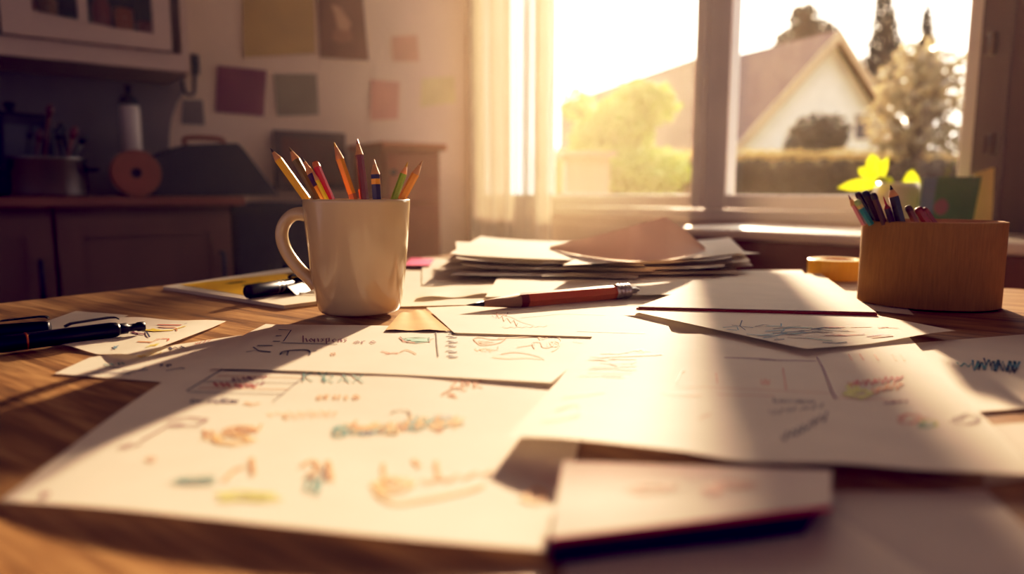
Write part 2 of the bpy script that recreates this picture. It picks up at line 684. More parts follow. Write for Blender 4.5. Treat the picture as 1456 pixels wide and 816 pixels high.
# stroke makers (photo coordinates)
def letters(c, x0, y0, w, h, n, r, th=0.0008, slant=0.0):
    """a word of n hand-printed letters"""
    glyphs = {
        'h': [[(0, 0), (0, 1)], [(0, .55), (.5, .4), (.7, 1)]], 'o': [[(.4, .4), (.05, .7), (.4, 1), (.75, .7), (.4, .4)]],
        'n': [[(0, 1), (0, .45), (.5, .42), (.6, 1)]], 'e': [[(.05, .7), (.7, .65), (.4, .4), (.05, .7), (.3, 1), (.7, .92)]],
        'a': [[(.6, .5), (.1, .6), (.2, 1), (.6, .8), (.62, .45), (.7, 1)]], 's': [[(.6, .45), (.15, .5), (.5, .75), (.1, 1)]],
        'R': [[(0, 1), (0, 0), (.6, .1), (.5, .5), (0, .5), (.65, 1)]], 'A': [[(0, 1), (.35, 0), (.7, 1)], [(.1, .65), (.6, .65)]],
        'Y': [[(0, 0), (.35, .5), (.7, 0)], [(.35, .5), (.3, 1)]], 'B': [[(0, 0), (0, 1), (.6, .85), (.1, .5), (.55, .2), (0, 0)]],
        'X': [[(0, 0), (.7, 1)], [(.7, 0), (0, 1)]], 'r': [[(0, .4), (.05, 1)], [(.05, .55), (.5, .42)]],
        'u': [[(0, .4), (.05, .95), (.5, .95), (.55, .4)]], 'p': [[(0, .4), (0, 1.3)], [(0, .5), (.5, .45), (.5, .9), (0, .95)]],
        'N': [[(0, 1), (.05, 0), (.6, 1), (.65, 0)]], 'D': [[(0, 0), (0, 1), (.6, .7), (.55, .25), (0, 0)]],
        'Z': [[(0, 0), (.6, .05), (0, .95), (.65, 1)]], 'K': [[(0, 0), (0, 1)], [(.6, 0), (0, .5), (.65, 1)]],
        'g': [[(.6, .5), (.1, .55), (.15, .95), (.6, .9), (.6, .45), (.55, 1.3), (.1, 1.35)]], 'l': [[(.1, 0), (.12, 1)]],
        'i': [[(.1, .4), (.12, 1)]], 'v': [[(0, .4), (.3, 1), (.6, .4)]], 'I': [[(.3, 0), (.3, 1)]], 'W': [[(0, 0), (.2, 1), (.4, .3), (.6, 1), (.8, 0)]],
        'm': [[(0, 1), (0, .45), (.35, .45), (.4, 1), (.45, .45), (.75, .5), (.8, 1)]], '.': [[(.2, .9), (.3, 1)]], ' ': [],
    }
    out = []
    word = n if isinstance(n, str) else ''.join(r.choice('honeasruRAYBXN') for _ in range(n))
    cw = w / max(1, len(word))
    for k, ch in enumerate(word):
        for st in glyphs.get(ch, glyphs['o']):
            pts = []
            for gx, gy in st:
                pts.append((x0 + cw * (k + gx) + (1 - gy) * slant + r.uniform(-.05, .05) * cw, y0 + h * gy + r.uniform(-.06, .06) * h))
            out.append((c, th, pts))
    return out


def scribble(c, cx, cy, rx, ry, n, r, th=0.0008):
    pts = []
    a = r.random() * 6
    for i in range(n):
        a += r.uniform(0.5, 1.6)
        q = r.uniform(0.4, 1.0)
        pts.append((cx + rx * q * math.cos(a) + rx * .25 * r.uniform(-1, 1), cy + ry * q * math.sin(a)))
    return [(c, th, pts)]


def zigzag(c, x0, y0, x1, y1, amp, n, r, th=0.0008):
    pts = []
    for i in range(n + 1):
        u = i / n
        s = amp if i % 2 else -amp
        pts.append((lerp(x0, x1, u) + r.uniform(-2, 2), lerp(y0, y1, u) + s * r.uniform(.5, 1)))
    return [(c, th, pts)]


def hatch(c, x0, y0, x1, y1, n, r, th=0.0007, jit=6):
    out = []
    for i in range(n):
        y = lerp(y0, y1, (i + .5) / n)
        a, b = sorted((r.uniform(x0, x1), r.uniform(x0, x1)))
        if b - a < (x1 - x0) * .3:
            b = min(x1, a + (x1 - x0) * .4)
        out.append((c, th, [(a, y + r.uniform(-1, 1)), (lerp(a, b, .5), y + r.uniform(-1.5, 1.5)), (b, y + r.uniform(-1, 1))]))
    return out


def curve_pts(pts, n=6):
    """Catmull-Rom through pts"""
    out = []
    m = len(pts)
    for i in range(m - 1):
        p0, p1, p2, p3 = pts[max(i - 1, 0)], pts[i], pts[i + 1], pts[min(i + 2, m - 1)]
        for k in range(n):
            t = k / n
            q = []
            for d in range(len(p1)):
                q.append(0.5 * (2 * p1[d] + (p2[d] - p0[d]) * t + (2 * p0[d] - 5 * p1[d] + 4 * p2[d] - p3[d]) * t * t
                                + (3 * p1[d] - p0[d] - 3 * p2[d] + p3[d]) * t ** 3))
            out.append(tuple(q))
    out.append(tuple(pts[-1]))
    return out


r = random.Random(21)
# --- big left drawing
S = []
S += letters('orange', 450, 558, 64, 11, 'eruso', r, 0.0011)
S += letters('teal', 432, 530, 40, 13, 'KY', r, 0.0008)
S += letters('teal', 462, 533, 60, 12, 'RAX', r, 0.0008)
S += letters('rust', 640, 542, 52, 10, 'ZDK', r, 0.0010)
S += [('rust', .0012, [(628, 562), (646, 552), (664, 556)]), ('rust', .0012, [(640, 560), (650, 566)]), ('rust', .0010, [(650, 553), (668, 544)])]
S += scribble('rust', 642, 562, 6, 3, 8, r, .0010)
# ruled box with red scribbles
S += [('navy', .0008, [(322, 522), (265, 557)]), ('navy', .0006, [(318, 527), (436, 528)]), ('navy', .0006, [(268, 558), (404, 561)]),
      ('navy', .0006, [(290, 543), (425, 545)]), ('rust', .0006, [(308, 535), (440, 538)]), ('rust', .0006, [(282, 552), (412, 554)]),
      ('navy', .0006, [(440, 530), (388, 572)])]
S += zigzag('plum', 330, 541, 378, 537, 3, 12, r, .0014) + zigzag('red', 306, 547, 366, 549, 3, 14, r, .0014) + zigzag('plum', 340, 551, 376, 546, 2, 8, r, .0014)
S += letters('navy', 270, 566, 70, 8, 'JuweRm', r, .0007) + zigzag('navy', 304, 571, 340, 570, 2.0, 16, r, .0006)
S += [('orange', .0012, [(348, 573), (358, 576), (370, 574)])]
# drawing strokes in shade lower left
S += [('plum', .0013, [(238, 600), (268, 594), (296, 597), (280, 606), (240, 606)]), ('plum', .0014, [(168, 638), (188, 630), (176, 640), (200, 632)]),
      ('plum', .0011, [(200, 628), (240, 606), (262, 604)])]
S += zigzag('orange', 290, 618, 372, 610, 7, 16, r, .0013) + scribble('tan', 330, 625, 40, 9, 26, r, .0012) + scribble('orange', 345, 612, 26, 7, 18, r, .0010)
S += zigzag('orange', 404, 594, 480, 590, 4, 14, r, .0012) + zigzag('tan', 380, 590, 470, 586, 3, 12, r, .0010)
# long teal/tan cloud in the middle
for k in range(22):
    S += scribble(('teal', 'tan', 'teal', 'tan', 'rust', 'blue', 'tan')[k % 7], 482 + 8.0 * k + r.uniform(-4, 4), 612 - k * .6 + r.uniform(-6, 8), r.uniform(7, 14), r.uniform(3, 8), 18, r, .0008)
    S += zigzag(('tan', 'teal', 'orange')[k % 3], 476 + 8 * k, 618 - k * .5 + r.uniform(-8, 6), 492 + 8 * k, 606 - k * .5 + r.uniform(-8, 6), 4, 7, r, .0007)
S += scribble('tan', 640, 600, 22, 6, 20, r, .0009) + scribble('teal', 488, 610, 16, 8, 26, r, .0009)
S += [('grey', .0011, curve_pts([(556, 588), (566, 584), (580, 585), (584, 592)]))]
# faint big letters lower
S += [('orange', .0020, [(466, 656), (472, 684)]), ('orange', .0016, curve_pts([(428, 664), (444, 656), (452, 666), (440, 680)])),
      ('orange', .0016, [(545, 660), (546, 684), (556, 690)]), ('orange', .0022, [(588, 654), (596, 664)]), ('orange', .0018, [(620, 656), (624, 682), (642, 684)]),
      ('orange', .0016, [(318, 684), (336, 668), (350, 664)]), ('orange', .0016, [(358, 652), (360, 676)]),
      ('tan', .0016, curve_pts([(532, 700), (560, 716), (600, 712), (660, 700), (690, 690)])),
      ('orange', .0016, zigzag('orange', 600, 686, 700, 672, 4, 8, r)[0][2])]
S += scribble('teal', 446, 690, 12, 20, 16, r, .0012) + scribble('grey', 452, 676, 20, 10, 14, r, .0011)
S += scribble('tan', 560, 690, 40, 14, 20, r, .0013) + scribble('lime', 350, 706, 60, 8, 20, r, .0012)
S += scribble('teal', 280, 684, 46, 7, 18, r, .0009) + scribble('tan', 760, 706, 22, 12, 16, r, .0012)
S += scribble('plum', 66, 704, 8, 4, 8, r, .0010) + scribble('pink', 214, 654, 8, 5, 8, r, .0010)


def bendA(u, v):
    return .5 * (1 + math.sin(u * 5 + v * 6)) * v * (1 - v) * 3 + .25 * (1 + math.sin(u * 17 + v * 9)) * v


sheet('drawing_sheet', 'big children\'s drawing sheet in the foreground with teal and orange scribbles, left one', 'drawing',
      [(0, 713, 1.5), (783, 786, 1.5), (862, 486, 1.5), (378, 461, 1.5)], bendA,
      lambda u, v: (0.010 * math.sin(v * PI) * (1 - u) * -1.0, 0), strokes=S, n=(44, 34),
      front=[(0, 712, 2), (150, 722, 5), (400, 748, 6), (600, 768, 5), (783, 783, 3)], fdepth=.45)

# --- upper sheet lying over it
S = []
S += letters('plum', 431, 478, 66, 9, 'honspeas', r, .0007) + letters('plum', 503, 483, 34, 6, 'oro', r, .0007)
S += [('navy', .0010, curve_pts([(398, 505), (404, 500), (430, 498), (440, 500), (440, 506)])), ('navy', .0008, [(398, 505), (410, 500), (408, 506)]),
      ('navy', .0007, [(446, 500), (451, 499)]), ('navy', .0008, [(392, 478), (400, 478)]), ('navy', .0007, [(396, 469), (414, 470), (403, 486)]),
      ('navy', .0009, [(388, 486), (398, 486)]), ('navy', .0008, [(366, 492), (388, 492)]), ('navy', .0008, [(350, 501), (366, 498), (360, 494)]),
      ('navy', .0008, [(366, 499), (385, 501)]), ('navy', .0006, [(400, 488), (480, 490)])]
# little fish
S += [('teal', .0010, [(571, 482), (592, 480), (610, 481), (610, 486), (592, 488), (582, 487), (571, 482)]), ('mint', .0022, [(578, 483), (594, 483), (608, 483)]),
      ('mint', .0018, [(584, 485.5), (608, 485)]), ('red', .0008, [(568, 480), (574, 486), (590, 488)]), ('red', .0008, [(610, 480), (611, 487)]), ('red', .0006, [(611, 483), (617, 482)]),
      ('navy', .0006, [(569, 479), (573, 483)])]
S += [('black', .0008, [(620, 473), (621, 490), (623, 508)]), ('black', .0006, [(618, 476), (621, 472)])]
for k, y in enumerate((473, 479, 486, 492, 500, 507)):
    S += [('navy', .0009, [(633 + (k % 3), y), (638 + k % 2, y - 1), (645, y)]), ('navy', .0010, [(638, y + 2), (649 + (k % 3), y + 1)])]
S += [('red', .0007, [(542, 500), (556, 503), (548, 504), (560, 502), (566, 503)]), ('red', .0008, [(563, 503), (566, 502)]),
      ('rust', .0007, curve_pts([(568, 502), (578, 498), (592, 504)])), ('rust', .0006, scribble('rust', 473, 504, 5, 3, 8, r)[0][2])]
# animal outlines in orange
S += [('rust', .0008, curve_pts([(676, 486), (674, 482), (684, 480), (700, 483), (716, 482), (720, 481), (712, 487), (700, 490), (684, 491), (676, 486)])),
      ('rust', .0006, curve_pts([(680, 498), (690, 496), (706, 498), (708, 493)])), ('orange', .0007, curve_pts([(708, 481), (740, 480), (772, 479), (792, 480), (798, 486), (792, 496), (784, 500)])),
      ('rust', .0008, curve_pts([(760, 496), (757, 488), (768, 487), (772, 494), (784, 493), (789, 484)])), ('rust', .0008, curve_pts([(712, 504), (730, 501), (750, 503), (768, 508), (774, 512)])),
      ('orange', .0007, curve_pts([(700, 508), (720, 510), (748, 509), (770, 511)])), ('rust', .0007, curve_pts([(735, 494), (748, 492), (760, 490)]))]
S += scribble('orange', 788, 490, 9, 6, 16, r, .0007) + scribble('orange', 772, 481, 9, 3, 10, r, .0006) + scribble('rust', 690, 487, 12, 3, 12, r, .0006)
S += zigzag('orange', 676, 498, 700, 499, 2, 8, r, .0006) + [('black', .0006, [(815, 486), (828, 488)])]


def bendB(u, v):
    return .15 * (1 + math.sin(u * 11 + v * 5)) * v


sheet('drawing_sheet', 'wide drawing sheet in front of the mug, with a small teal fish and orange animals', 'drawing',
      [(300, 524, 3.0), (784, 544, 3.0), (866, 468, 3.0), (392, 461, 3.0)], bendB, strokes=S, n=(40, 14),
      front=[(300, 524, 2.9), (450, 528, 2.9), (600, 534, 3.1), (784, 544, 5.0)], fdepth=.5)

# --- big right drawing
S = []
S += hatch('rust', 834, 500, 905, 536, 16, r, .0008)
S += [('rust', .0010, [(842, 508), (880, 507), (930, 505), (942, 504)]), ('rust', .0009, [(866, 517), (900, 517)]), ('rust', .0009, [(824, 535), (858, 534), (888, 537)]),
      ('rust', .0009, [(870, 510), (905, 511)])]
S += scribble('orange', 912, 499, 8, 3, 10, r, .0007) + [('orange', .0006, [(880, 503), (905, 498), (925, 500)])]
S += [('pink', .0008, [(962, 545), (968, 530), (974, 527)]), ('pink', .0007, [(1018, 531), (1020, 546)]), ('pink', .0009, curve_pts([(940, 560), (970, 562), (1000, 563)])),
      ('pink', .0007, [(1020, 562), (1100, 564)]), ('pink', .0007, [(1113, 524), (1118, 556)]),
      ('plum', .0009, [(1161, 508), (1170, 524), (1184, 560), (1189, 568)]), ('plum', .0006, [(1030, 509), (1096, 511), (1102, 514)]),
      ('plum', .0006, [(1080, 512), (1160, 514)]), ('pink', .0007, [(1184, 566), (1290, 570)]), ('pink', .0006, [(960, 549), (1180, 560)])]
for x in (1206, 1222, 1243, 1268, 1280):
    S += [('pink', .0009, [(x, 504), (x + 6, 513)])]
S += scribble('lime', 1222, 560, 24, 8, 26, r, .0020) + scribble('lime', 1212, 552, 12, 7, 14, r, .0016) + zigzag('red', 1205, 548, 1282, 538, 5, 20, r, .0009)
S += zigzag('orange', 1240, 556, 1284, 548, 6, 14, r, .0009) + zigzag('plum', 1255, 574, 1290, 572, 2, 10, r, .0008)
S += scribble('pink', 1294, 596, 22, 9, 22, r, .0010) + scribble('lime', 1322, 604, 14, 7, 12, r, .0009) + scribble('teal', 1316, 606, 12, 6, 12, r, .0008) + scribble('grey', 1372, 596, 26, 10, 22, r, .0008)
S += letters('pink', 1082, 540, 14, 8, 'WW', r, .0006) + letters('grey', 1100, 566, 60, 8, 'honvamsn', r, .0007)
S += zigzag('grey', 1112, 624, 1176, 592, 7, 16, r, .0010) + zigzag('grey', 1095, 588, 1170, 578, 4, 16, r, .0008)
S += [('tan', .0014, curve_pts([(790, 584), (820, 576), (822, 590), (800, 596), (770, 600)])), ('tan', .0010, [(800, 566), (860, 558)]), ('pink', .0010, [(994, 596), (1010, 590)])]


def bendC(u, v):
    return .5 * (1 + math.sin(u * 6 + v * 4)) * v * (1 - v) * 2


sheet('drawing_sheet', 'big white drawing sheet at right with rust hatching and a lifted wavy front edge', 'drawing',
      [(716, 640, 4.5), (1482, 686, 4.5), (1290, 476, 4.5), (846, 474, 4.5)], bendC, strokes=S, n=(56, 30),
      front=[(719, 621, 11), (800, 623, 14), (960, 640, 14), (1060, 656, 10), (1200, 659, 9), (1310, 668, 7), (1480, 675, 7)], fdepth=.6)

# --- drawing in front of the pencil box
S = []
for k in range(26):
    x, y = r.uniform(1022, 1180), r.uniform(461, 488)
    S += [(r.choice(['blue', 'navy', 'blue', 'teal', 'grey']), .0008, [(x, y), (x + r.uniform(8, 30), y + r.uniform(-3, 3)), (x + r.uniform(20, 46), y + r.uniform(-4, 5))])]
for k in range(16):
    x, y = r.uniform(1170, 1250), r.uniform(464, 482)
    S += [(r.choice(['pink', 'red', 'pink', 'plum']), .0008, [(x, y), (x + r.uniform(10, 34), y + r.uniform(-3, 3))])]
S += [('navy', .0007, [(1055, 456), (1052, 464), (1060, 470)])]
sheet('drawing_sheet', 'slanted drawing with blue and pink scribbles, pointed at the pencil box', 'drawing',
      [(1146, 498, 8), (1360, 471, 7), (1246, 448, 7), (888, 440, 8)], lambda u, v: 1.0 * math.sin(u * 7 + 2) * (1 - v), strokes=S)

# --- sheet in the shade at right
S = zigzag('blue', 1382, 520, 1450, 522, 9, 18, r, .0009) + zigzag('navy', 1400, 514, 1446, 528, 7, 16, r, .0007) + zigzag('teal', 1362, 518, 1402, 524, 4, 8, r, .0008)
sheet('drawing_sheet', 'shaded sheet with blue scribbles at the right edge of the table', 'drawing',
      [(1340, 590, 1.0), (1560, 574, 1.0), (1470, 474, 1.0), (1296, 488, 1.0)], lambda u, v: 1.5 * max(0, .3 - v), strokes=S)
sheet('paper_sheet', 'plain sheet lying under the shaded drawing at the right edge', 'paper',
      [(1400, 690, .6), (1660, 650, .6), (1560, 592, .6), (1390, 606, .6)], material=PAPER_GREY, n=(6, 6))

# --- small sheets at left by the pens
sheet('paper_sheet', 'blank pale sheet lying under the two black pens', 'paper',
      [(-60, 500, .5), (98, 486, .5), (183, 448, .5), (108, 442, .5)], material=PAPER2, n=(8, 6))
S = hatch('navy', 120, 522, 210, 534, 4, r, .0005) + zigzag('navy', 240, 496, 262, 494, 2, 5, r, .0012) + zigzag('red', 276, 490, 300, 484, 2, 8, r, .0007)
S += letters('navy', 226, 516, 20, 6, 'so', r, .0007) + zigzag('teal', 150, 520, 178, 517, 2, 7, r, .0007) + zigzag('yellow', 196, 508, 230, 502, 2, 8, r, .0008)
S += [('navy', .0006, [(236, 528), (256, 524), (280, 526)]), ('navy', .0006, [(284, 512), (304, 506)]), ('teal', .0006, [(202, 526), (208, 522)])]
sheet('drawing_sheet', 'drawing lowest of the small sheets at left, half in the mug\'s shadow', 'drawing',
      [(77, 531, 1.0), (300, 549, 1.0), (344, 476, 1.0), (128, 508, 1.0)], strokes=S, n=(14, 8))
S = [('red', .0012, [(224, 462), (258, 462.5)]), ('pink', .0016, [(226, 465), (250, 466)]), ('yellow', .0020, [(202, 469), (222, 471), (244, 470), (264, 464)]),
     ('yellow', .0014, [(204, 471), (216, 468), (228, 471)]), ('lime', .0013, [(216, 470), (228, 469)]), ('plum', .0010, [(187, 473), (206, 476)]), ('navy', .0010, [(208, 472), (213, 480)]),
     ('plum', .0008, [(188, 471), (196, 476)]), ('orange', .0012, [(196, 486), (216, 487), (222, 484)]), ('lime', .0022, [(208, 494), (226, 489)]), ('yellow', .0020, [(212, 492), (224, 491)]),
     ('blue', .0014, [(161, 497), (168, 492)]), ('blue', .0010, [(162, 493), (166, 496)]), ('red', .0009, [(222, 483), (228, 483)]), ('red', .0009, [(230, 482), (240, 482), (239, 485)]),
     ('navy', .0008, [(262, 461), (266, 460)]), ('rust', .0007, [(246, 470), (250, 467), (252, 471)])]
sheet('drawing_sheet', 'small curled drawing with yellow and red crayon strokes, topmost of the left sheets', 'drawing',
      [(78, 489, 1.8), (196, 514, 1.8), (322, 457, 1.8), (172, 451, 1.8)],
      lambda u, v: 3.5 * max(0, u - .55) * max(0, .8 - v) * 3 + .8 * math.sin(u * 9), strokes=S)

# --- yellow magazine behind the mug
YEL = mat('magazine_yellow', srgb(255, 206, 40), 0.4, 0.12, 20, spec=0.4)
DARKP = mat('magazine_dark_print', srgb(70, 52, 30), 0.4, 0.2, 30)
mg = sheet('magazine', 'white-bordered magazine with a bright yellow cover picture, left behind the mug', 'magazine',
           [(231, 407, 4.5), (404, 434, 4.5), (530, 418, 4.5), (425, 379, 4.5)], material=PAPER2, n=(10, 8),
           patches=[(YEL, [(256, 405), (348, 420), (405, 405), (440, 401), (430, 386), (392, 383), (310, 393)]),
                    (DARKP, [(318, 403), (345, 400), (352, 401), (328, 404)]), (DARKP, [(342, 406), (372, 401), (374, 403), (352, 408)]),
                    (KRAFT, [(404, 390), (424, 387), (434, 390), (416, 393)])])
mb = MB()
for h in (0.4, 1.4, 2.4, 3.4):
    P = [tp(x, y, 4.5 / 1000) for x, y in ((232, 407), (404, 433.4), (529, 417.6), (425, 379.5))]
    mb.prism([Vector((p.x, p.y, TAB + h / 1000)) for p in P], (0, 0, .0008))
mb.build('pages', PAPER2, mg, origin=P[0])
# --- black marker lying on it
BLACKP = mat('black_plastic', srgb(22, 24, 34), 0.38, 0.2, 20, spec=0.5)
SILVER = mat('brushed_silver', srgb(190, 184, 176), 0.28, 0.1, 40, metal=0.9)
CHROME = mat('chrome_clip', srgb(150, 150, 158), 0.18, 0.1, 40, metal=1.0)


def pen(name, label, p, q, rad, cat='pen', group=None, clip=True, clip_up=True, ring=None, body=None, button=True):
    """ballpoint: p = clicker end, q = nib end"""
    p, q = Vector(p), Vector(q)
    L = (q - p).length
    M = frame_to(p, q)
    root = empty(name, p, label, cat, group)
    body = body or BLACKP
    mb = MB()
    mb.lathe([(0, 0), (rad * .80, 0), (rad * .92, .002), (rad, .006), (rad, L * .5), (rad * 1.02, L * .505), (rad * 1.02, L * .56), (rad, L * .565),
              (rad * .98, L * .84), (rad * .55, L * .97), (rad * .28, L), (0, L)], 28, 0, M)
    mb.build('barrel', body, root, origin=p)
    mb = MB()
    mb.lathe([(0, L), (rad * .26, L * .998), (rad * .16, L + .004), (0, L + .006)], 14, 0, M)
    mb.build('nib', SILVER, root, origin=p)
    if ring:
        mb = MB()
        mb.lathe([(rad * 1.0, L * .450), (rad * 1.05, L * .451), (rad * 1.05, L * .458), (rad * 1.0, L * .459)], 28, 0, M)
        mb.build('band', ring, root, origin=p)
    if button:
        mb = MB()
        mb.lathe([(rad * .72, 0), (rad * .72, -.006), (rad * .5, -.0065), (rad * .5, -.013), (rad * .62, -.014), (rad * .62, -.019), (0, -.020)], 20, 0, M)
        mb.build('clicker', body, root, origin=p)
    if clip:
        z = (q - p).normalized()
        up = Vector((0, 0, 1))
        up = (up - z * up.dot(z)).normalized()
        side = z.cross(up)
        mb = MB()
        pts = [(0.0, .002), (0.002, rad * .55), (L * .05, rad * .62), (L * .24, rad * .42), (L * .27, rad * .15)]
        w = rad * .42
        for i in range(len(pts) - 1):
            a, b = pts[i], pts[i + 1]
            A = p + z * a[0] + up * (rad * .96 + a[1])
            Bq = p + z * b[0] + up * (rad * .96 + b[1])
            t = up * .0011
            mb.add([A + side * w, A - side * w, Bq - side * w, Bq + side * w, A + side * w + t, A - side * w + t, Bq - side * w + t, Bq + side * w + t],
                   [(0, 1, 2, 3), (7, 6, 5, 4), (0, 4, 5, 1), (1, 5, 6, 2), (2, 6, 7, 3), (3, 7, 4, 0)])
        mb.build('clip', body, root, origin=p)
    return root


GOLD = mat('copper_ring', srgb(196, 112, 60), 0.3, 0.1, 30, metal=0.8)
a, b = tp(169, 468, .0075), tp(-80, 500, .0075)
pen('ballpoint_pen', 'black ballpoint pen with copper band and clicker, in front on the left sheets', a, a + (b - a).normalized() * .138, .0062, ring=GOLD)
a, b = tp(71, 466, .008), tp(-60, 476, .006)
pen('ballpoint_pen', 'black pen lying behind the clicker pen at the far left', a, a + (b - a).normalized() * .135, .0058, button=False)
# black marker with cap on the magazine
a, b = tp(352, 415, .0125), tp(446, 400, .0125)
mk = empty('marker_pen', a, 'black marker with silver lettered band lying on the yellow magazine', 'marker')
L = (b - a).length
M = frame_to(a, b)
mb = MB()
mb.lathe([(0, 0), (.0068, .0), (.0074, .002), (.0074, L * .62), (.0060, L * .63), (.0060, L * .66), (0, L * .66)], 24, 0, M)
mb.build('barrel', BLACKP, mk, origin=a)
mb = MB()
mb.lathe([(0, L * .655), (.0078, L * .655), (.0078, L * .98), (.0066, L), (0, L)], 24, 0, M)
cap = mb.build('cap', BLACKP, mk, origin=a)
mb = MB()
zd = (b - a).normalized()
for f0, f1 in ((.38, .40), (.43, .47), (.50, .52)):
    mb.lathe([(.00745, L * f0), (.0076, L * f0 + .0003), (.0076, L * f1), (.00745, L * f1)], 24, 0, M)
mb.build('printed_band', SILVER, mk, origin=a)
mb = MB()
mb.tube([a + zd * L * .97 + Vector((0, 0, .0085)), a + zd * L * .66 + Vector((0, 0, .0105)), a + zd * L * .60 + Vector((0, 0, .009))], .0018, 8)
mb.build('clip', BLACKP, cap, origin=a)
# folded black spectacle-like clip beside it: a bulldog clip
a = tp(412, 419, .0055)
d1 = (tp(440, 411, .0055) - a)
mb = MB()
sd = Vector((0, 0, 1)).cross(d1).normalized()
mb.prism([a - sd * .008, a + d1 - sd * .008, a + d1 + sd * .002 + Vector((0, 0, .009)), a + sd * .002 + Vector((0, 0, .009))], sd * .003 + Vector((0, 0, .0006)))
bc = mb.build('binder_clip', BLACKP, origin=a)
tag(bc, 'small black binder clip with wire handle beside the marker on the magazine', 'clip')
mb = MB()
q = [a + d1 * .2 - sd * .006, a + d1 * .25 - sd * .026, a + d1 * .75 - sd * .026, a + d1 * .8 - sd * .006]
mb.tube([p + Vector((0, 0, .0006)) for p in q], .0009, 8)
mb.build('wire_handle', SILVER, bc, origin=a)

# --- sheets under the orange pencil and around the stack
S = zigzag('rust', 704, 448, 738, 462, 4, 8, r, .0006) + zigzag('plum', 700, 452, 724, 447, 3, 6, r, .0006) + zigzag('rust', 716, 466, 780, 464, 1, 12, r, .0006)
S += [('rust', .0006, curve_pts([(700, 446), (724, 450), (742, 458), (760, 463)])), ('navy', .0006, [(820, 471), (918, 474)]), ('grey', .0005, [(740, 452), (800, 446), (860, 448)])]
sheet('drawing_sheet', 'thinly sketched sheet under the orange pencil, partly in its shadow', 'drawing',
      [(646, 473, 4.5), (960, 482, 4.5), (930, 424, 4.5), (606, 437, 4.5)], strokes=S, n=(12, 8))
sheet('paper_scrap', 'torn brown kraft paper scrap between the mug and the drawings', 'paper',
      [(548, 470, 4.2), (640, 470, 4.2), (604, 440, 4.2), (568, 446, 4.2)], lambda u, v: .5 * (1 + math.sin(u * 12)), None, KRAFT, (12, 8))
sheet('paper_sheet', 'sunlit plain sheet behind the mug, beside the magenta sticky note', 'paper',
      [(556, 436, 2), (720, 432, 2), (752, 388, 2), (560, 384, 2)], material=PAPER2, n=(10, 6))
sheet('paper_sheet', 'sunlit blank sheet under the left end of the paper stack', 'paper',
      [(600, 405, 3.2), (782, 412, 3.2), (800, 376, 3.2), (600, 366, 3.2)], material=PAPER2, n=(10, 6))
sheet('paper_sheet', 'narrow torn sheet end showing just behind the pencil lead', 'paper',
      [(592, 424, 4.6), (700, 418, 4.6), (716, 404, 4.6), (606, 408, 4.6)], lambda u, v: 1.5 * math.sin(u * 9) * (1 - v), material=PAPER2, n=(14, 5))
MAG = mat('magenta_note', srgb(236, 40, 130), 0.6, 0.08, 20)
sheet('sticky_note', 'magenta sticky note lying just right of the mug', 'sticky note',
      [(576, 377, 6), (612, 377, 6), (618, 368, 6), (584, 366, 6)], material=MAG, n=(4, 4))
sheet('paper_sheet', 'wide white sheet under the stack with a dark straight front edge', 'paper',
      [(690, 422, 9), (1086, 418, 9), (1044, 388, 9), (712, 388, 9)], lambda u, v: 2.5 * max(0, u - .4) * (1 - v), material=PAPER, n=(14, 6))
sheet('paper_sheet', 'sunlit plain sheet under the tape roll beside the pencil box', 'paper',
      [(1150, 432, 1), (1300, 448, 1), (1250, 398, 1), (1128, 394, 1)], material=PAPER2, n=(6, 6))
sheet('paper_sheet', 'broad sunlit sheet lying between the stack and the pencil box', 'paper',
      [(880, 482, 2), (1210, 480, 2), (1140, 384, 2), (900, 384, 2)], material=PAPER, n=(8, 6))

# --- reddish folder with a white page on it
FOLD = mat('brown_folder', srgb(150, 72, 46), 0.55, 0.12, 12)
top = [tp(x, y, .0105) for x, y in ((904, 436), (1248, 444), (1168, 389), (1040, 388))]
fd = empty('folder', top[0], 'thin red-brown folder topped by a white page, behind the slanted drawing', 'folder')
mb = MB()
mb.prism([Vector((p.x, p.y, TAB + .0055)) for p in top], (0, 0, .0042))
mb.build('cover', FOLD, fd, origin=top[0], bevel=.001)
mb = MB()
q = [p.lerp(sum(top, Vector()) / 4, .012) for p in top]
mb.prism([Vector((p.x, p.y, TAB + .0100)) for p in q], (0, 0, .0005))
mb.build('page', PAPER, fd, origin=top[0])

# --- the loose stack
STK = []
rs = random.Random(5)


def loose(k, label, corners, bend, material=PAPER2, group=None):
    o = sheet('loose_sheet', label, 'paper', corners, bend, material=material, n=(22, 14), group=group)
    return o


lay = [
    # front-left, front-right, back-right, back-left  (px, py at table level), base height
    ((640, 404), (905, 410), (930, 374), (690, 368)),
    ((770, 408), (1050, 404), (1030, 372), (800, 370)),
    ((625, 398), (890, 404), (910, 371), (670, 364)),
    ((800, 402), (1070, 398), (1046, 368), (822, 370)),
    ((655, 400), (930, 406), (950, 372), (700, 366)),
    ((760, 404), (1030, 404), (1010, 370), (790, 366)),
    ((632, 396), (900, 402), (930, 368), (676, 362)),
    ((790, 400), (1066, 400), (1040, 367), (815, 366)),
    ((648, 398), (915, 403), (940, 369), (690, 363)),
    ((772, 402), (1040, 400), (1020, 367), (800, 364)),
    ((640, 395), (905, 401), (930, 366), (684, 361)),
    ((785, 398), (1058, 396), (1036, 365), (812, 364)),
]
words_ = ['lowest', 'second lowest', 'third from the bottom', 'fourth from the bottom', 'fifth from the bottom', 'sixth from the bottom',
          'seventh from the bottom', 'eighth from the bottom', 'fifth under the top', 'fourth under the top', 'third under the top', 'second under the top']
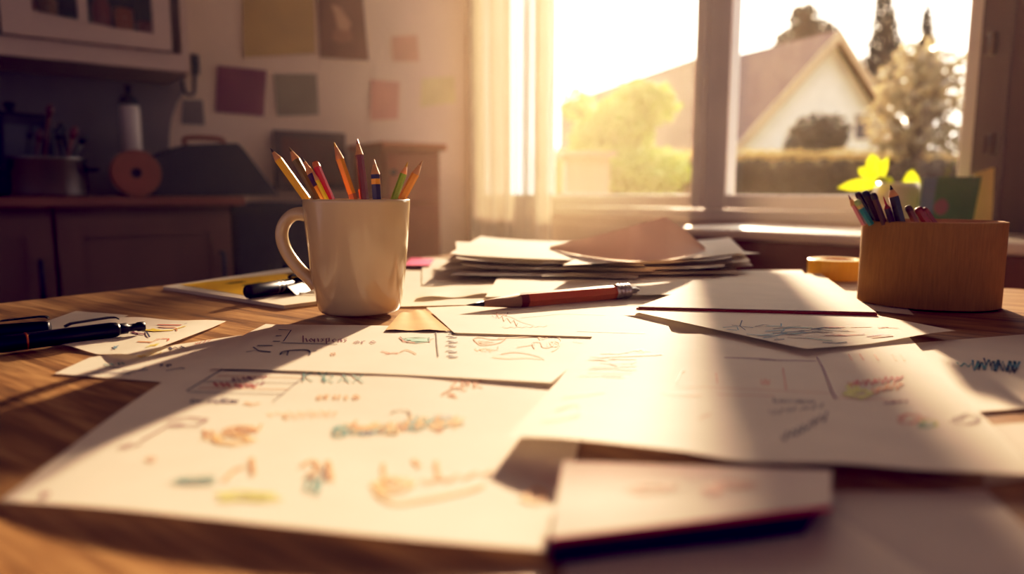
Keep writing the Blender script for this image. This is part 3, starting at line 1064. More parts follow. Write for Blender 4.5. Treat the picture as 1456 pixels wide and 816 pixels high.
for k, q in enumerate(lay):
    hb = 11.5 + 1.35 * k
    a1, a2, ph = rs.uniform(1.5, 4), rs.uniform(1, 3), rs.uniform(0, 6)
    left = k % 2 == 0

    def bend(u, v, k=k, hb=hb, a1=a1, a2=a2, ph=ph, left=left):
        e = u if not left else 1 - u
        return hb + .55 * k * e ** 5 * 1.4 + .45 * (math.sin(u * 5 + ph) * a1 * .25) * (1 - v) + 1.0
    loose(k, 'cream loose sheet, %s in the fanned stack of papers' % words_[k], [(x, y, 0) for x, y in q], bend,
          PAPER_GREY if k % 3 == 0 else PAPER2, 'loose sheets in the paper stack')
loose(20, 'bright sunlit top sheet curling up at the left end of the paper stack', [(650, 362, 32), (900, 371, 30), (858, 350, 30), (648, 343.5, 37)],
      lambda u, v: -1.5 * math.sin(u * PI) * (1 - v * .5), PAPER, 'loose sheets in the paper stack')
loose(21, 'long pale top sheet reaching past the right end of the paper stack', [(800, 377, 30.5), (1082, 360, 32), (1000, 350, 32), (830, 362, 30.5)],
      lambda u, v: -1 * math.sin(u * PI) * (1 - v), PAPER, 'loose sheets in the paper stack')


# the raised, shaded sheet: stands up like a tent flap
def peak():
    A, Bq = tp(782, 352, .030), tp(1004, 357, .031)
    Cq = at(946, 308, A.y + .045)
    Dq = at(975, 322, A.y + .11)
    mb = MB()
    NU, NV = 24, 12
    xs_ = (782, 840, 900, 946, 975, 1004)
    low = curve_pts([tuple(tp(x, y, .031)) for x, y in zip(xs_, (354, 365, 371, 369, 364, 357))], 6)
    lo_y = [tp(x, y, .031).y for x, y in zip(xs_, (354, 365, 371, 369, 364, 357))]
    hi = []
    for k in range(5):
        for q in range(6):
            u = q / 6
            hi.append(tuple(at(lerp(xs_[k], xs_[k + 1], u), lerp((350, 337, 321, 308, 328, 353)[k], (350, 337, 321, 308, 328, 353)[k + 1], u),
                               lerp(lo_y[k], lo_y[k + 1], u) + lerp((.004, .022, .036, .045, .028, .004)[k], (.004, .022, .036, .045, .028, .004)[k + 1], u))))
    hi.append(tuple(at(1004, 353, lo_y[5] + .004)))
    n1, n2 = len(low) - 1, len(hi) - 1
    vs = []
    for j in range(NV + 1):
        v = j / NV
        for i in range(NU + 1):
            u = i / NU
            a = Vector(low[round(u * n1)])
            b = Vector(hi[round(u * n2)])
            p = a.lerp(b, v)
            p.y += .006 * math.sin(v * PI)
            vs.append(p)
    fs = [(j * (NU + 1) + i, j * (NU + 1) + i + 1, (j + 1) * (NU + 1) + i + 1, (j + 1) * (NU + 1) + i) for j in range(NV) for i in range(NU)]
    mb.add(vs, fs, 0, True)
    o = mb.build('loose_sheet', mat('backlit_paper', srgb(222, 194, 172), 0.85, 0.04, 20, trans=0.06), origin=A)  # backlit shade tinted into this sheet's paper colour
    tag(o, 'shaded sheet raised to a peak on top of the paper stack', 'paper', 'loose sheets in the paper stack')


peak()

# --- orange mechanical pencil in the middle
a, b = tp(662, 434, .0102), tp(908, 412, .0125)
pc = empty('pencil', a, 'thick orange-brown pencil with silver end lying in front of the paper stack', 'pencil')
L = (b - a).length
M = frame_to(a, b, .4)
TERRA = mat('terracotta_lacquer', srgb(196, 104, 58), 0.35, 0.08, 30, spec=0.5)
WOODT = mat('sharpened_wood', srgb(214, 158, 104), 0.7, 0.15, 60)
LEAD = mat('graphite', srgb(58, 52, 52), 0.4, 0.2, 60)
R0 = .0075
mb = MB()
mb.lathe([(0, L * .30), (R0 * .96, L * .30), (R0, L * .305), (R0, L * .85), (0, L * .85)], 6, 0, M, smooth=False)
mb.build('barrel', TERRA, pc, origin=a)
mb = MB()
mb.lathe([(0, L * .28), (R0 * 1.02, L * .28), (R0 * 1.02, L * .325), (R0 * .9, L * .326)], 6, 0, M, smooth=False)
mb.build('dark_band', mat('band_brown', srgb(120, 58, 36), 0.4, 0.1, 30), pc, origin=a)
mb = MB()
mb.lathe([(R0 * .40, L * .09), (R0 * .98, L * .282), (0, L * .282)], 20, 0, M)
mb.build('wood_cone', mat('grey_wood_cone', srgb(168, 130, 100), 0.7, 0.15, 60), pc, origin=a)
mb = MB()
mb.lathe([(0, 0), (R0 * .06, .001), (R0 * .41, L * .092), (0, L * .092)], 16, 0, M)
mb.build('lead', LEAD, pc, origin=a)
mb = MB()
pr = [(0, L * .845), (R0 * 1.0, L * .845)]
for k in range(4):
    f0 = L * (.85 + .022 * k)
    pr += [(R0 * 1.08, f0 + .001), (R0 * 1.08, f0 + .003), (R0 * .98, f0 + .0042)]
pr += [(R0 * .8, L * .94), (R0 * .55, L * .95), (R0 * .5, L * .98), (R0 * .22, L * .985), (R0 * .2, L), (0, L)]
mb.lathe(pr, 24, 0, M)
mb.build('ferrule', SILVER, pc, origin=a)

# --- notepad in the foreground
BURG = mat('burgundy_cover', srgb(92, 26, 48), 0.45, 0.12, 20)
NAVYC = mat('dark_page_block', srgb(64, 44, 58), 0.7, 0.15, 60)
tz = .0105
top = [tp(x, y, tz) for x, y in ((782, 766), (1182, 720), (1182, 670), (800, 670))]
nb = empty('notepad', top[0], 'small notepad with a white page and dark red front edge, nearest the camera', 'notepad')
mb = MB()
low = [Vector((p.x, p.y, TAB + .0022)) for p in top]
low[1] = low[1].lerp(low[0], .10)
mb.prism(low, (0, 0, tz - .0039))
mb.build('page_block', NAVYC, nb, origin=top[0])
mb = MB()
q = [Vector((p.x, p.y, TAB + tz - .0016)) for p in top]
mb.prism(q, (0, 0, .0012))
mb.build('cover', mat('bright_red_cover', srgb(196, 40, 62), 0.45, 0.1, 20), nb, origin=top[0])
vs, NU, NV = [], 24, 12
for j in range(NV + 1):
    v = j / NV
    for i in range(NU + 1):
        u = i / NU
        p = top[0].lerp(top[1], u).lerp(top[3].lerp(top[2], u), v)
        p.z += .0004 + .0040 * max(0, v - .45) ** 2 * (1 - u) * 3 + .002 * max(0, .5 - u) * math.sin(v * PI)
        vs.append(p)
fs = [(j * (NU + 1) + i, j * (NU + 1) + i + 1, (j + 1) * (NU + 1) + i + 1, (j + 1) * (NU + 1) + i) for j in range(NV) for i in range(NU)]
mb = MB()
mb.add(vs, fs, 0, True)
bvh = BVHTree.FromPolygons([tuple(v) for v in vs], fs)
for c, w, pts in scribble('pink', 930, 694, 40, 7, 16, r, .0012) + scribble('orange', 1012, 698, 16, 6, 12, r, .0014) + scribble('tan', 1050, 690, 40, 8, 14, r, .001):
    stroke_ribbon(mb, bvh, pts, w, 1)
mb.build('page', [PAPER, INK['pink']], nb, origin=top[0])
sheet('paper_sheet', 'plain sheet on the table under the notepad, at the bottom of the picture', 'paper',
      [(800, 850, .8), (1330, 830, .8), (1170, 722, .8), (800, 735, .8)], lambda u, v: .6 * math.sin(u * 8), material=PAPER2, n=(12, 8))

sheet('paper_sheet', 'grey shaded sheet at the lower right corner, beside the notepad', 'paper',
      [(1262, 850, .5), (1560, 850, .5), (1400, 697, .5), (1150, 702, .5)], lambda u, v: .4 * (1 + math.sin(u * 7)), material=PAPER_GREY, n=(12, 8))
# ------------------------------------------------------------------ mug
CER = mat('cream_ceramic', srgb(204, 186, 146), 0.14, 0.03, 5, spec=0.6, coat=0.5)
base_front = tp(512, 457, .001)
rb = 59.0 / F * (base_front.y + .04)
mug_y = base_front.y + rb
mug_c = Vector(((512 - 728) / F * mug_y * 1.0, mug_y, TAB + .0048))
for _ in range(3):                                   # centre the foot under the photo's foot
    d = ray(512, 449)
    mug_c.x = CAM.x + d.x * (mug_y / d.y)
z_rim = at(510, 283, mug_y).z - mug_c.z
rt = (at(585, 283, mug_y).x - at(434, 283, mug_y).x) / 2
rb = (at(572, 440, mug_y).x - at(456, 440, mug_y).x) / 2
mug = empty('mug', mug_c, 'glossy cream ceramic mug holding colored pencils, standing on the table', 'mug')
MM = Matrix.Translation(mug_c)


def mug_r(z):
    """outer radius at height z"""
    u = z / z_rim
    pts = [(0, rb * .93), (.03, rb * .985), (.1, rb * 1.03), (.3, lerp(rb, rt, .42)), (.6, lerp(rb, rt, .72)), (1, rt)]
    for (a, ra), (b, rc) in zip(pts, pts[1:]):
        if a <= u <= b:
            return lerp(ra, rc, (u - a) / (b - a))
    return rt


prof = [(0, .0025), (rb * .80, .0025), (rb * .84, 0), (rb * .92, 0), (rb * .965, .0015)]
zz = [.04, .08, .14, .22, .32, .44, .56, .68, .8, .9, .97]
prof += [(mug_r(f * z_rim), f * z_rim) for f in zz]
prof += [(rt, z_rim - .001), (rt - .0008, z_rim), (rt - .0022, z_rim + .0002), (rt - .0034, z_rim - .001)]
prof += [(mug_r(f * z_rim) - .0036, f * z_rim) for f in reversed(zz)]
prof += [(rb * .8, .0065), (0, .006)]
mb = MB()
mb.lathe(prof, 72, 0, MM)
mb.build('body', CER, mug, origin=mug_c)
hp = [(444, 308), (430, 304), (416, 306), (405, 317), (400.5, 332), (404, 350), (414, 368), (427, 384), (440, 396), (450, 408)]
hp3 = [tuple(at(x, y, mug_y - .004)) for x, y in hp]
path = curve_pts(hp3, 6)
n = len(path)
rads = [.0058 + .0016 * abs(2 * i / (n - 1) - 1) ** 3 for i in range(n)]
rads = [x * (1.0 if i < n * .75 else 1 - .25 * (i - n * .75) / (n * .25)) for i, x in enumerate(rads)]
mb = MB()
mb.tube(path, rads, 18, 0, True, flat=1.35, up=(0, 1, 0))
mb.build('handle', CER, mug, origin=mug_c)

# ------------------------------------------------------------------ pencils
WCONE = mat('pencil_wood', srgb(222, 168, 112), 0.65, 0.15, 80)
PENC = {}


def lacquer(name, col):
    return mat(name + '_lacquer', srgb(*col), 0.32, 0.06, 20, spec=0.5, coat=0.2)


def pencil(label, tip, tail, rad, col, lead, cone=.020, lead_len=.005, group=None, band=None, blunt=False, name='colored_pencil', cone_mat=None, n=6):
    """pencil standing from tail up to tip: barrel, sharpened wooden cone, lead"""
    tip, tail = Vector(tip), Vector(tail)
    L = (tip - tail).length
    M = frame_to(tail, tip, rnd.random() * 6)
    root = empty(name, tail, label, 'pencil', group)
    mb = MB()
    mb.lathe([(0, 0), (rad * .9, 0), (rad, .0006), (rad, L - cone), (0, L - cone + .0001)], n, 0, M, smooth=(n > 10))
    if not blunt:                                   # scalloped edge of the lacquer
        pass
    mb.build('barrel', lacquer(*col), root, origin=tail)
    if band:
        b0, b1, bc = band
        b1 = min(b1, L - cone - .0005)
        mb = MB()
        mb.lathe([(rad, L - cone - b1), (rad * 1.03, L - cone - b1), (rad * 1.03, L - cone - b0), (rad, L - cone - b0)], n, 0, M, smooth=False)
        mb.build('painted_band', lacquer(*bc), root, origin=tail)
    mb = MB()
    rl = rad * .36
    if blunt:
        mb.lathe([(rad, L - cone), (rad * .96, L - cone * .5), (rad * .7, L - cone * .1), (0, L)], 16, 0, M)
        mb.build('rounded_end', lacquer(*lead), root, origin=tail)
    else:
        mb.lathe([(rad * .99, L - cone), (rl, L - lead_len), (0, L - lead_len)], 14, 0, M)
        mb.build('wood_cone', cone_mat or WCONE, root, origin=tail)
        mb = MB()
        mb.lathe([(rl, L - lead_len), (rl * .25, L - .0005), (0, L)], 12, 0, M)
        mb.build('lead', lacquer(*lead), root, origin=tail)
    return root


def into_cup(tip, rim_pt, c, zbot, rfun, rad):
    """extend the line tip -> rim point down into a cup until it meets floor or wall"""
    d = (rim_pt - tip).normalized()
    p = rim_pt.copy()
    for _ in range(400):
        q = p + d * .0005
        rr = math.hypot(q.x - c.x, q.y - c.y)
        if q.z < zbot + rad * 1.2 or rr > rfun(q.z) - rad * 1.15:
            break
        p = q
    return p


GM = 'colored pencils in the mug'


def mug_pencil(label, tipx, tipy, rx, ry, doff, toff, width, col, lead, **kw):
    yr = mug_y + doff
    rim = at(rx, ry, yr)
    tip = at(tipx, tipy, mug_y + doff + toff)
    rad = width / 2 / F * yr
    tail = into_cup(tip, rim, mug_c, mug_c.z + .0066, lambda z: mug_r(min(z_rim, max(.004, z - mug_c.z))) - .004, rad)
    return pencil(label, tip, tail, rad, col, lead, group=GM, **kw)


YELL, OLIVE, PURP, REDC = ('yellow', (244, 196, 56)), ('olive', (110, 100, 42)), ('purple', (74, 44, 96)), ('red', (214, 52, 38))
OCH, BRN, NAV, GRN, ORG = ('ochre', (232, 176, 56)), ('maroon', (122, 48, 40)), ('indigo', (62, 58, 92)), ('green', (128, 172, 52)), ('orange', (236, 166, 54))
DKL, GLD = ('dark_lead', (60, 40, 34)), ('gold_lead', (226, 176, 60))
mug_pencil('yellow pencil leaning furthest left in the mug', 384, 210, 437, 284, -.006, .0, 11.5, YELL, DKL, cone=.013)
mug_pencil('dark olive pencil behind the yellow one at the left of the mug', 411, 209, 452, 284, .016, .006, 12, OLIVE, ('olive_lead', (120, 96, 40)), cone=.014)
mug_pencil('pencil with orange barrel and purple painted band, fourth from the mug handle side', 429, 223, 462, 284, -.010, .0, 10.5, ('bright_orange', (242, 170, 50)), DKL, cone=.017,
           band=(.0, .012, PURP))
mug_pencil('red pencil with blunt end in the left half of the mug', 447, 229, 471, 284, -.014, .002, 10.5, REDC, ('red_end', (206, 120, 50)), cone=.006, blunt=True)
mug_pencil('short bright yellow pencil hugging the red pencil in the mug', 441, 236, 465, 284, -.022, .0, 6.5, ('lemon', (240, 214, 40)), GLD, cone=.014)
mug_pencil('tall ochre pencil in the middle of the mug', 475, 202, 503, 284, .004, .004, 12, OCH, GLD, cone=.017, band=(.034, .2, ('ochre_brown', (184, 134, 78))))
mug_pencil('tall maroon pencil, tallest in the mug', 508, 197, 519, 284, -.006, .004, 11.5, BRN, ('maroon_lead', (150, 90, 60)), cone=.015)
mug_pencil('indigo pencil with gold band beside the maroon one in the mug', 532, 226, 536, 284, -.014, .002, 13.5, NAV, ('pale_lead', (206, 160, 120)), cone=.014,
           band=(.004, .009, ('gold_band', (232, 168, 40))))
mug_pencil('small pink pencil end peeping between ochre and maroon pencils', 512, 268, 515, 284, .012, .0, 7, ('pink', (226, 120, 110)), ('pink_end', (226, 130, 110)), cone=.004, blunt=True)
mug_pencil('light green pencil leaning right in the mug', 580, 230, 560, 284, .008, .002, 9.5, GRN, ('gold_lead2', (206, 166, 60)), cone=.012)
mug_pencil('orange pencil leaning furthest right in the mug', 601, 228, 571, 284, -.006, .0, 11, ORG, ('tan_lead', (206, 150, 100)), cone=.014)

# ------------------------------------------------------------------ cardboard pencil box
CARD = mat('fibre_cardboard', srgb(162, 124, 62), 0.85, 0.14, 60, stretch=(9, 9, .8), bump=0.3)
CARDIN = mat('cardboard_inside', srgb(176, 130, 84), 0.9, 0.15, 20)
bf = tp(1322, 445.5, 0)
hw = 105.5 / F
hr = hw * bf.y * .93
hy = bf.y + hr * .88
hx = at(1321, 380, hy).x
hc = Vector((hx, hy, TAB + .0016))
h_rim = at(1321, 318, hy - hr).z - hc.z
box = empty('pencil_box', hc, 'round brown cardboard tub holding dark pencils, at right on the table', 'pencil tub')
mb = MB()
SX, SY = 1.0, .86
MH = Matrix.Translation(hc) @ Matrix.Rotation(-.35, 4, 'Z') @ Matrix.Diagonal((SX, SY, 1, 1))
mb.lathe([(0, .003), (hr - .003, .003), (hr - .003, 0), (hr, 0), (hr, h_rim), (hr - .0032, h_rim), (hr - .0032, .008), (0, .008)], 96, 0, MH)
for i in range(len(mb.f)):
    pass
wall_o = mb.build('tub_wall', CARD, box, origin=hc)
b = wall_o.modifiers.new('bevel', 'BEVEL')
b.width = .0007
b.segments = 2
mb = MB()
mb.lathe([(hr - .0036, h_rim * .25), (hr - .0034, h_rim + .0006), (hr - .0048, h_rim + .0006), (hr - .0048, h_rim * .25)], 96, 0, MH)
mb.build('inner_liner', CARDIN, box, origin=hc)
GB = 'dark pencils in the cardboard tub'


def box_pencil(label, tipx, tipy, rx, doff, toff, width, col, lead, **kw):
    yr = hy + doff
    rim = at(rx, 319, yr)
    tip = at(tipx, tipy, yr + toff)
    rad = width / 2 / F * yr
    tail = into_cup(tip, rim, hc, hc.z + .008, lambda z: hr * SY * .93 - .005, rad)
    return pencil(label, tip, tail, rad, col, lead, group=GB, **kw)


DKB, DKN, DKR = ('dark_brown', (60, 38, 36)), ('dark_navy', (40, 36, 54)), ('dark_rose', (120, 56, 48))
box_pencil('pink and white pencil leaning furthest left in the cardboard tub', 1206, 277, 1229, .002, .0, 8.5, ('rose_white', (220, 150, 150)), ('dark_red', (110, 40, 40)), cone=.012)
box_pencil('teal pencil with yellow band in the cardboard tub', 1217, 284, 1239, -.004, .0, 9, ('teal', (70, 140, 140)), ('mint_lead', (170, 190, 120)), cone=.006, blunt=True, band=(.0, .004, ('straw', (210, 190, 110))))
box_pencil('dark navy pencil behind the teal one in the cardboard tub', 1218, 273, 1246, .010, .004, 9, DKN, DKB, cone=.006, blunt=True)
box_pencil('dark brown blunt pencil, third dark one from the left in the tub', 1229, 271, 1252, -.006, .004, 10, DKB, DKN, cone=.006, blunt=True)
box_pencil('brown pencil with orange highlight beside the red tipped one in the tub', 1241, 274, 1258, -.016, .002, 9, ('umber', (92, 58, 44)), DKB, cone=.007, blunt=True)
box_pencil('dark pencil with red tip in the cardboard tub', 1256, 279, 1269, -.022, .002, 9, ('plum_dark', (64, 40, 56)), ('crimson', (176, 30, 40)), cone=.013, lead_len=.009, cone_mat=mat('red_wood', srgb(150, 60, 50), .6))
box_pencil('tall thick black pencil standing above the others in the cardboard tub', 1266, 263, 1281, -.020, .004, 14, ('blue_black', (38, 36, 52)), ('black_lead', (40, 26, 28)), cone=.012)
box_pencil('short brown pencil stub right of the tall black pencil', 1290, 292, 1303, -.018, .002, 10, ('brown', (110, 66, 48)), ('brown_dark', (80, 40, 34)), cone=.006, blunt=True)
box_pencil('rose brown pencil leaning furthest right in the cardboard tub', 1304, 295, 1320, -.022, .002, 12, DKR, ('rose_end', (130, 60, 50)), cone=.006, blunt=True)
box_pencil('second rose brown pencil, behind the rightmost one in the tub', 1312, 296, 1328, -.006, .002, 11, ('dark_rose2', (112, 52, 46)), ('rose_end2', (120, 56, 48)), cone=.006, blunt=True)

# ------------------------------------------------------------------ yellow tape roll
TAPE = mat('yellow_tape', srgb(242, 204, 70), 0.3, 0.08, 20, trans=0.25, spec=0.5)
c0 = tp(1203, 401, .0012)
tr = .036
tcn = Vector((c0.x + .002, c0.y + tr * .96, TAB + .0016))
thh = at(1192, 370, tcn.y - tr * .5).z - tcn.z
tape = empty('tape_roll', tcn, 'roll of yellow tape lying flat behind the cardboard tub', 'tape')
mb = MB()
mb.lathe([(tr * .62, 0), (tr, 0), (tr, thh), (tr * .62, thh)], 20, 0, Matrix.Translation(tcn), smooth=False, closed=True)
mb.build('tape_winding', TAPE, tape, origin=tcn, bevel=.001)
mb = MB()
mb.lathe([(tr * .55, 0), (tr * .618, 0), (tr * .618, thh * 1.02), (tr * .55, thh * 1.02)], 32, 0, Matrix.Translation(tcn), smooth=False, closed=True)
mb.build('core', KRAFT, tape, origin=tcn)

# ------------------------------------------------------------------ things on the sill
def on_sill(px, n):
    """point of the sill top, n metres inside the window wall, in the photo column px"""
    d = ray(px, 300)
    p0 = WP - WN * n
    k = (p0 - CAM).dot(WN) / d.dot(WN)
    p = CAM + d * k
    return Vector((p.x, p.y, zs0))


POT = mat('pale_glazed_pot', srgb(196, 178, 160), 0.35, 0.08, 8, spec=0.5)
LEAF = mat('lime_leaf', srgb(196, 206, 30), 0.45, 0.15, 30, trans=0.6)
SOIL = mat('potting_soil', srgb(60, 42, 32), 0.95, 0.3, 60)
pp = on_sill(1274, .075) + Vector((0, 0, .0002))
plant = empty('potted_plant', pp, 'potted plant with broad lime green leaves on the windowsill behind the tub', 'plant')
zt = at(1274, 240, pp.y).z - zs0
pr_ = .052
mb = MB()
ht = zt * .78
mb.lathe([(0, 0), (pr_ * .62, 0), (pr_ * .7, .003), (pr_ * .95, ht * .35), (pr_ * 1.02, ht * .6), (pr_ * .9, ht * .85), (pr_ * .78, ht), (pr_ * .72, ht), (pr_ * .8, ht * .82), (pr_ * .5, ht * .8), (0, ht * .8)], 40, 0, Matrix.Translation(pp))
mb.build('pot', POT, plant, origin=pp)
mb = MB()
mb.lathe([(0, ht * .86), (pr_ * .6, ht * .86), (pr_ * .74, ht * .80)], 24, 0, Matrix.Translation(pp))
mb.build('soil', SOIL, plant, origin=pp)
leaves = [((1252, 264), (1192, 268), .026, 1.0), ((1248, 256), (1222, 240), .022, .6), ((1252, 252), (1240, 220), .030, .3), ((1258, 252), (1264, 224), .020, -.2),
          ((1299, 240), (1304, 292), .040, .2)]
for k, (a0, b0, wd, tilt) in enumerate(leaves):
    A = at(a0[0], a0[1], pp.y - .01)
    Bq = at(b0[0], b0[1], pp.y - .025 - .01 * (k % 3))
    st = pp + Vector((0, 0, ht * .86))
    ax = Bq - A
    sd = ax.cross(Vector((0, 1, .35))).normalized()
    nn = sd.cross(ax).normalized()
    mb = MB()
    vs, fs = [], []
    NL = 8
    for i in range(NL + 1):
        u = i / NL
        w = wd * .5 * math.sin(PI * min(1, u ** .8)) + .0006
        c = A + ax * u + nn * (.012 * math.sin(u * PI))
        vs += [c + sd * w + nn * .004, c, c - sd * w + nn * .004]
    for i in range(NL):
        for q in (0, 1):
            fs.append((3 * i + q, 3 * i + q + 1, 3 * i + q + 4, 3 * i + q + 3))
    mb.add(vs, fs, 0, True)
    lf = mb.build('leaf', LEAF, plant, origin=pp)
    mb = MB()
    mb.tube([st, st.lerp(A, .6) + Vector((0, 0, .01)), A + nn * .001], .0016, 6)
    mb.build('stalk', LEAF, lf, origin=pp)

# picture book, green cover with a blue spine, standing on the sill; pale yellow book behind it
GREENB = mat('green_book_cover', srgb(58, 104, 30), 0.5, 0.15, 14)
BLUEB = mat('blue_book_spine', srgb(92, 112, 128), 0.5, 0.1, 10)
REDSP = mat('red_cover_figure', srgb(134, 84, 74), 0.5, 0.2, 20)
YBK = mat('straw_book_cover', srgb(226, 190, 112), 0.6, 0.1, 10)


def standing_book(name, label, corners, Y, th, mcover, spine=None, figure=None, skew=0.0):
    """corners (photo): bottom-left, bottom-right, top-right, top-left of the front cover"""
    zb = zs0
    P = [at(x, y, Y + dy) for (x, y, dy) in corners]
    P[0].z = P[1].z = zb + .0003
    root = empty(name, P[0], label, 'book')
    nrm = (P[1] - P[0]).cross(P[3] - P[0]).normalized()
    if nrm.y > 0:
        nrm = -nrm
    bk = Vector((-nrm.x, -nrm.y, 0)).normalized()
    mb = MB()
    mb.prism(P, bk * .002)
    if figure:
        c = P[0].lerp(P[1], .38).lerp(P[3].lerp(P[2], .38), .48)
        ex, ey = (P[1] - P[0]).normalized(), (P[3] - P[0]).normalized()
        k = 14
        ring = [c - bk * .0006 + ex * (.014 * math.cos(2 * PI * i / k)) + ey * (.017 * math.sin(2 * PI * i / k)) for i in range(k)]
        mb.add([c - bk * .0006] + ring, [(0, 1 + i, 1 + (i + 1) % k) for i in range(k)], 1)
    mb.build('front_cover', [mcover] + ([figure] if figure else []), root, origin=P[0])
    q = [p + bk * .002 for p in P]
    cc = sum(q, Vector()) / 4
    mb = MB()
    mb.prism([p.lerp(cc, .03) if i > 1 else p.lerp(cc, .03) - Vector((0, 0, (p.lerp(cc, .03).z - p.z))) for i, p in enumerate(q)], bk * (th - .004))
    mb.build('pages', PAPER2, root, origin=P[0])
    mb = MB()
    mb.prism([p + bk * (th - .002) for p in P], bk * .002)
    mb.build('back_cover', mcover, root, origin=P[0])
    if spine:
        mb = MB()
        a_, b_ = P[0], P[3]
        e = (P[1] - P[0])
        mb.prism([a_ - bk * .0012, a_ + e * .24 - bk * .0012, b_ + (P[2] - P[3]) * .24 - bk * .0012, b_ - bk * .0012], bk * .001)
        mb.build('spine', spine, root, origin=P[0])
    return root


sb = on_sill(1350, .13)
standing_book('picture_book', 'green picture book with a blue spine standing on the windowsill behind the tub',
              [(1303, 330, 0), (1380, 330, -.02), (1396, 251, .0), (1313, 252, .02)], sb.y, .012, GREENB, BLUEB, REDSP)
sb2 = on_sill(1405, .06)
standing_book('book', 'straw yellow book standing behind the green picture book on the windowsill',
              [(1378, 330, 0), (1410, 330, -.01), (1414, 238, 0), (1386, 248, .01)], sb2.y + .02, .014, YBK)

# ------------------------------------------------------------------ kitchen side (back wall)
CAB = mat('dark_stained_wood', srgb(126, 88, 68), 0.55, 0.18, 6, stretch=(1, 1, .15), bump=0.05)
CTOP = mat('worktop_wood', srgb(140, 84, 62), 0.42, 0.15, 6, stretch=(.3, 2, 1))
CABW = mat('cream_cabinet_paint', srgb(206, 182, 160), 0.5, 0.05, 6)
DARK = mat('charcoal_shell', srgb(34, 32, 46), 0.5, 0.2, 10)
NAVYF = mat('navy_cloth', srgb(40, 40, 58), 0.85, 0.2, 30)
offc = .56
s_end = bpt(331, 340, offc)[0]
s_top_end = bpt(350, 285, offc + .03)[0]
z_ct = bpt(200, 280, offc + .03)[1]
z_cb = bpt(200, 294, offc + .03)[1]
s_far = 4.1
s_div = bpt(78, 350, offc)[0]
unit = []
cab = empty('kitchen_cabinet', B(s_end, 0, 0), 'dark wooden base cabinet with a wide panelled front, below the counter', 'cabinet', 'base cabinets under the counter')


def base_cab(root, s0, s1, split):
    mb = MB()
    bbox(mb, s0, s1, 0.002, offc - .02, .08, z_cb - .001)
    bbox(mb, s0 + .02, s1 - .02, 0.002, offc - .07, 0, .08)
    mb.build('carcass', CAB, root, origin=B(s0, 0, 0))
    w = (s1 - s0) / split
    for i in range(split):
        a, b_ = s0 + i * w + .003, s0 + (i + 1) * w - .003
        zb, zt_ = .09, z_cb - .02
        mb = MB()
        st = .055
        bbox(mb, a, a + st, offc - .02, offc, zb, zt_)
        bbox(mb, b_ - st, b_, offc - .02, offc, zb, zt_)
        bbox(mb, a + st, b_ - st, offc - .02, offc, zb, zb + st)
        bbox(mb, a + st, b_ - st, offc - .02, offc, zt_ - st, zt_)
        bbox(mb, a + st, b_ - st, offc - .02, offc - .009, zb + st, zt_ - st)
        door = mb.build('door', CAB, root, origin=B(a, offc, zb))
        mb = MB()
        zh = zt_ - .16
        sh = a + .03
        mb.tube([B(sh, offc, zh - .05), B(sh, offc + .022, zh - .05), B(sh, offc + .022, zh + .05), B(sh, offc, zh + .05)], .006, 8)
        mb.build('handle', DARK, door, origin=B(sh, offc, zh))


base_cab(cab, s_end, s_div - .004, 1)
cab2 = empty('kitchen_cabinet', B(s_div, 0, 0), 'dark wooden base cabinet with narrow doors and black handle, at the left edge', 'cabinet', 'base cabinets under the counter')
base_cab(cab2, s_div, s_far, 3)
mb = MB()
bbox(mb, s_top_end, s_far, .001, offc + .03, z_cb, z_ct)
tag(mb.build('worktop', CTOP, origin=B(s_top_end, 0, z_ct), bevel=.006), 'reddish wooden worktop running over the dark base cabinets', 'worktop')

# backsplash; cabinet shade is worked into its darker grey and curved edge
s_b0 = bpt(238, 160, .012)[0]
z_b1 = bpt(150, 95, .012)[1] + .1
mb = MB()
edge = [(bpt(x, y, .012)) for x, y in ((240, 216), (241, 190), (244, 168), (252, 146), (262, 130), (262, 80))]
poly = [B(s_far, .002, z_ct + .001)] + [B(edge[0][0], .002, z_ct + .001)] + [B(s, .002, z) for s, z in edge] + [B(s_far, .002, edge[-1][1])]
mb.prism(poly, BN * .01)
struct(mb.build('trim_2', mat('shaded_backsplash', srgb(128, 116, 114), .7, .08, 8), origin=B(s_b0, 0, z_ct)))

# wall cabinet with glazed doors
offw = .33
s_w0 = bpt(272, 100, offw)[0]
z_w0 = bpt(200, 95, offw)[1]
z_w1 = 2.1
wc = empty('wall_cabinet', B(s_w0, 0, z_w0), 'cream wall cabinet with glass doors above the dark kitchen counter', 'cabinet')
mb = MB()
s_w1 = 4.1
bbox(mb, s_w0, s_w0 + .018, .002, offw - .02, z_w0, z_w1)
bbox(mb, s_w0 + .018, s_w1, .002, offw - .02, z_w0, z_w0 + .05)
bbox(mb, s_w0 + .018, s_w1, .002, offw - .02, z_w1 - .02, z_w1)
bbox(mb, s_w0 + .018, s_w1, .002, .012, z_w0 + .05, z_w1 - .02)
mb.build('carcass', CABW, wc, origin=B(s_w0, 0, z_w0))
GLS = glass_mat()
s_d1 = bpt(1, 30, offw)[0]
doors = [(bpt(243, 40, offw)[0], s_d1), (s_d1 + .006, s_d1 + .5)]
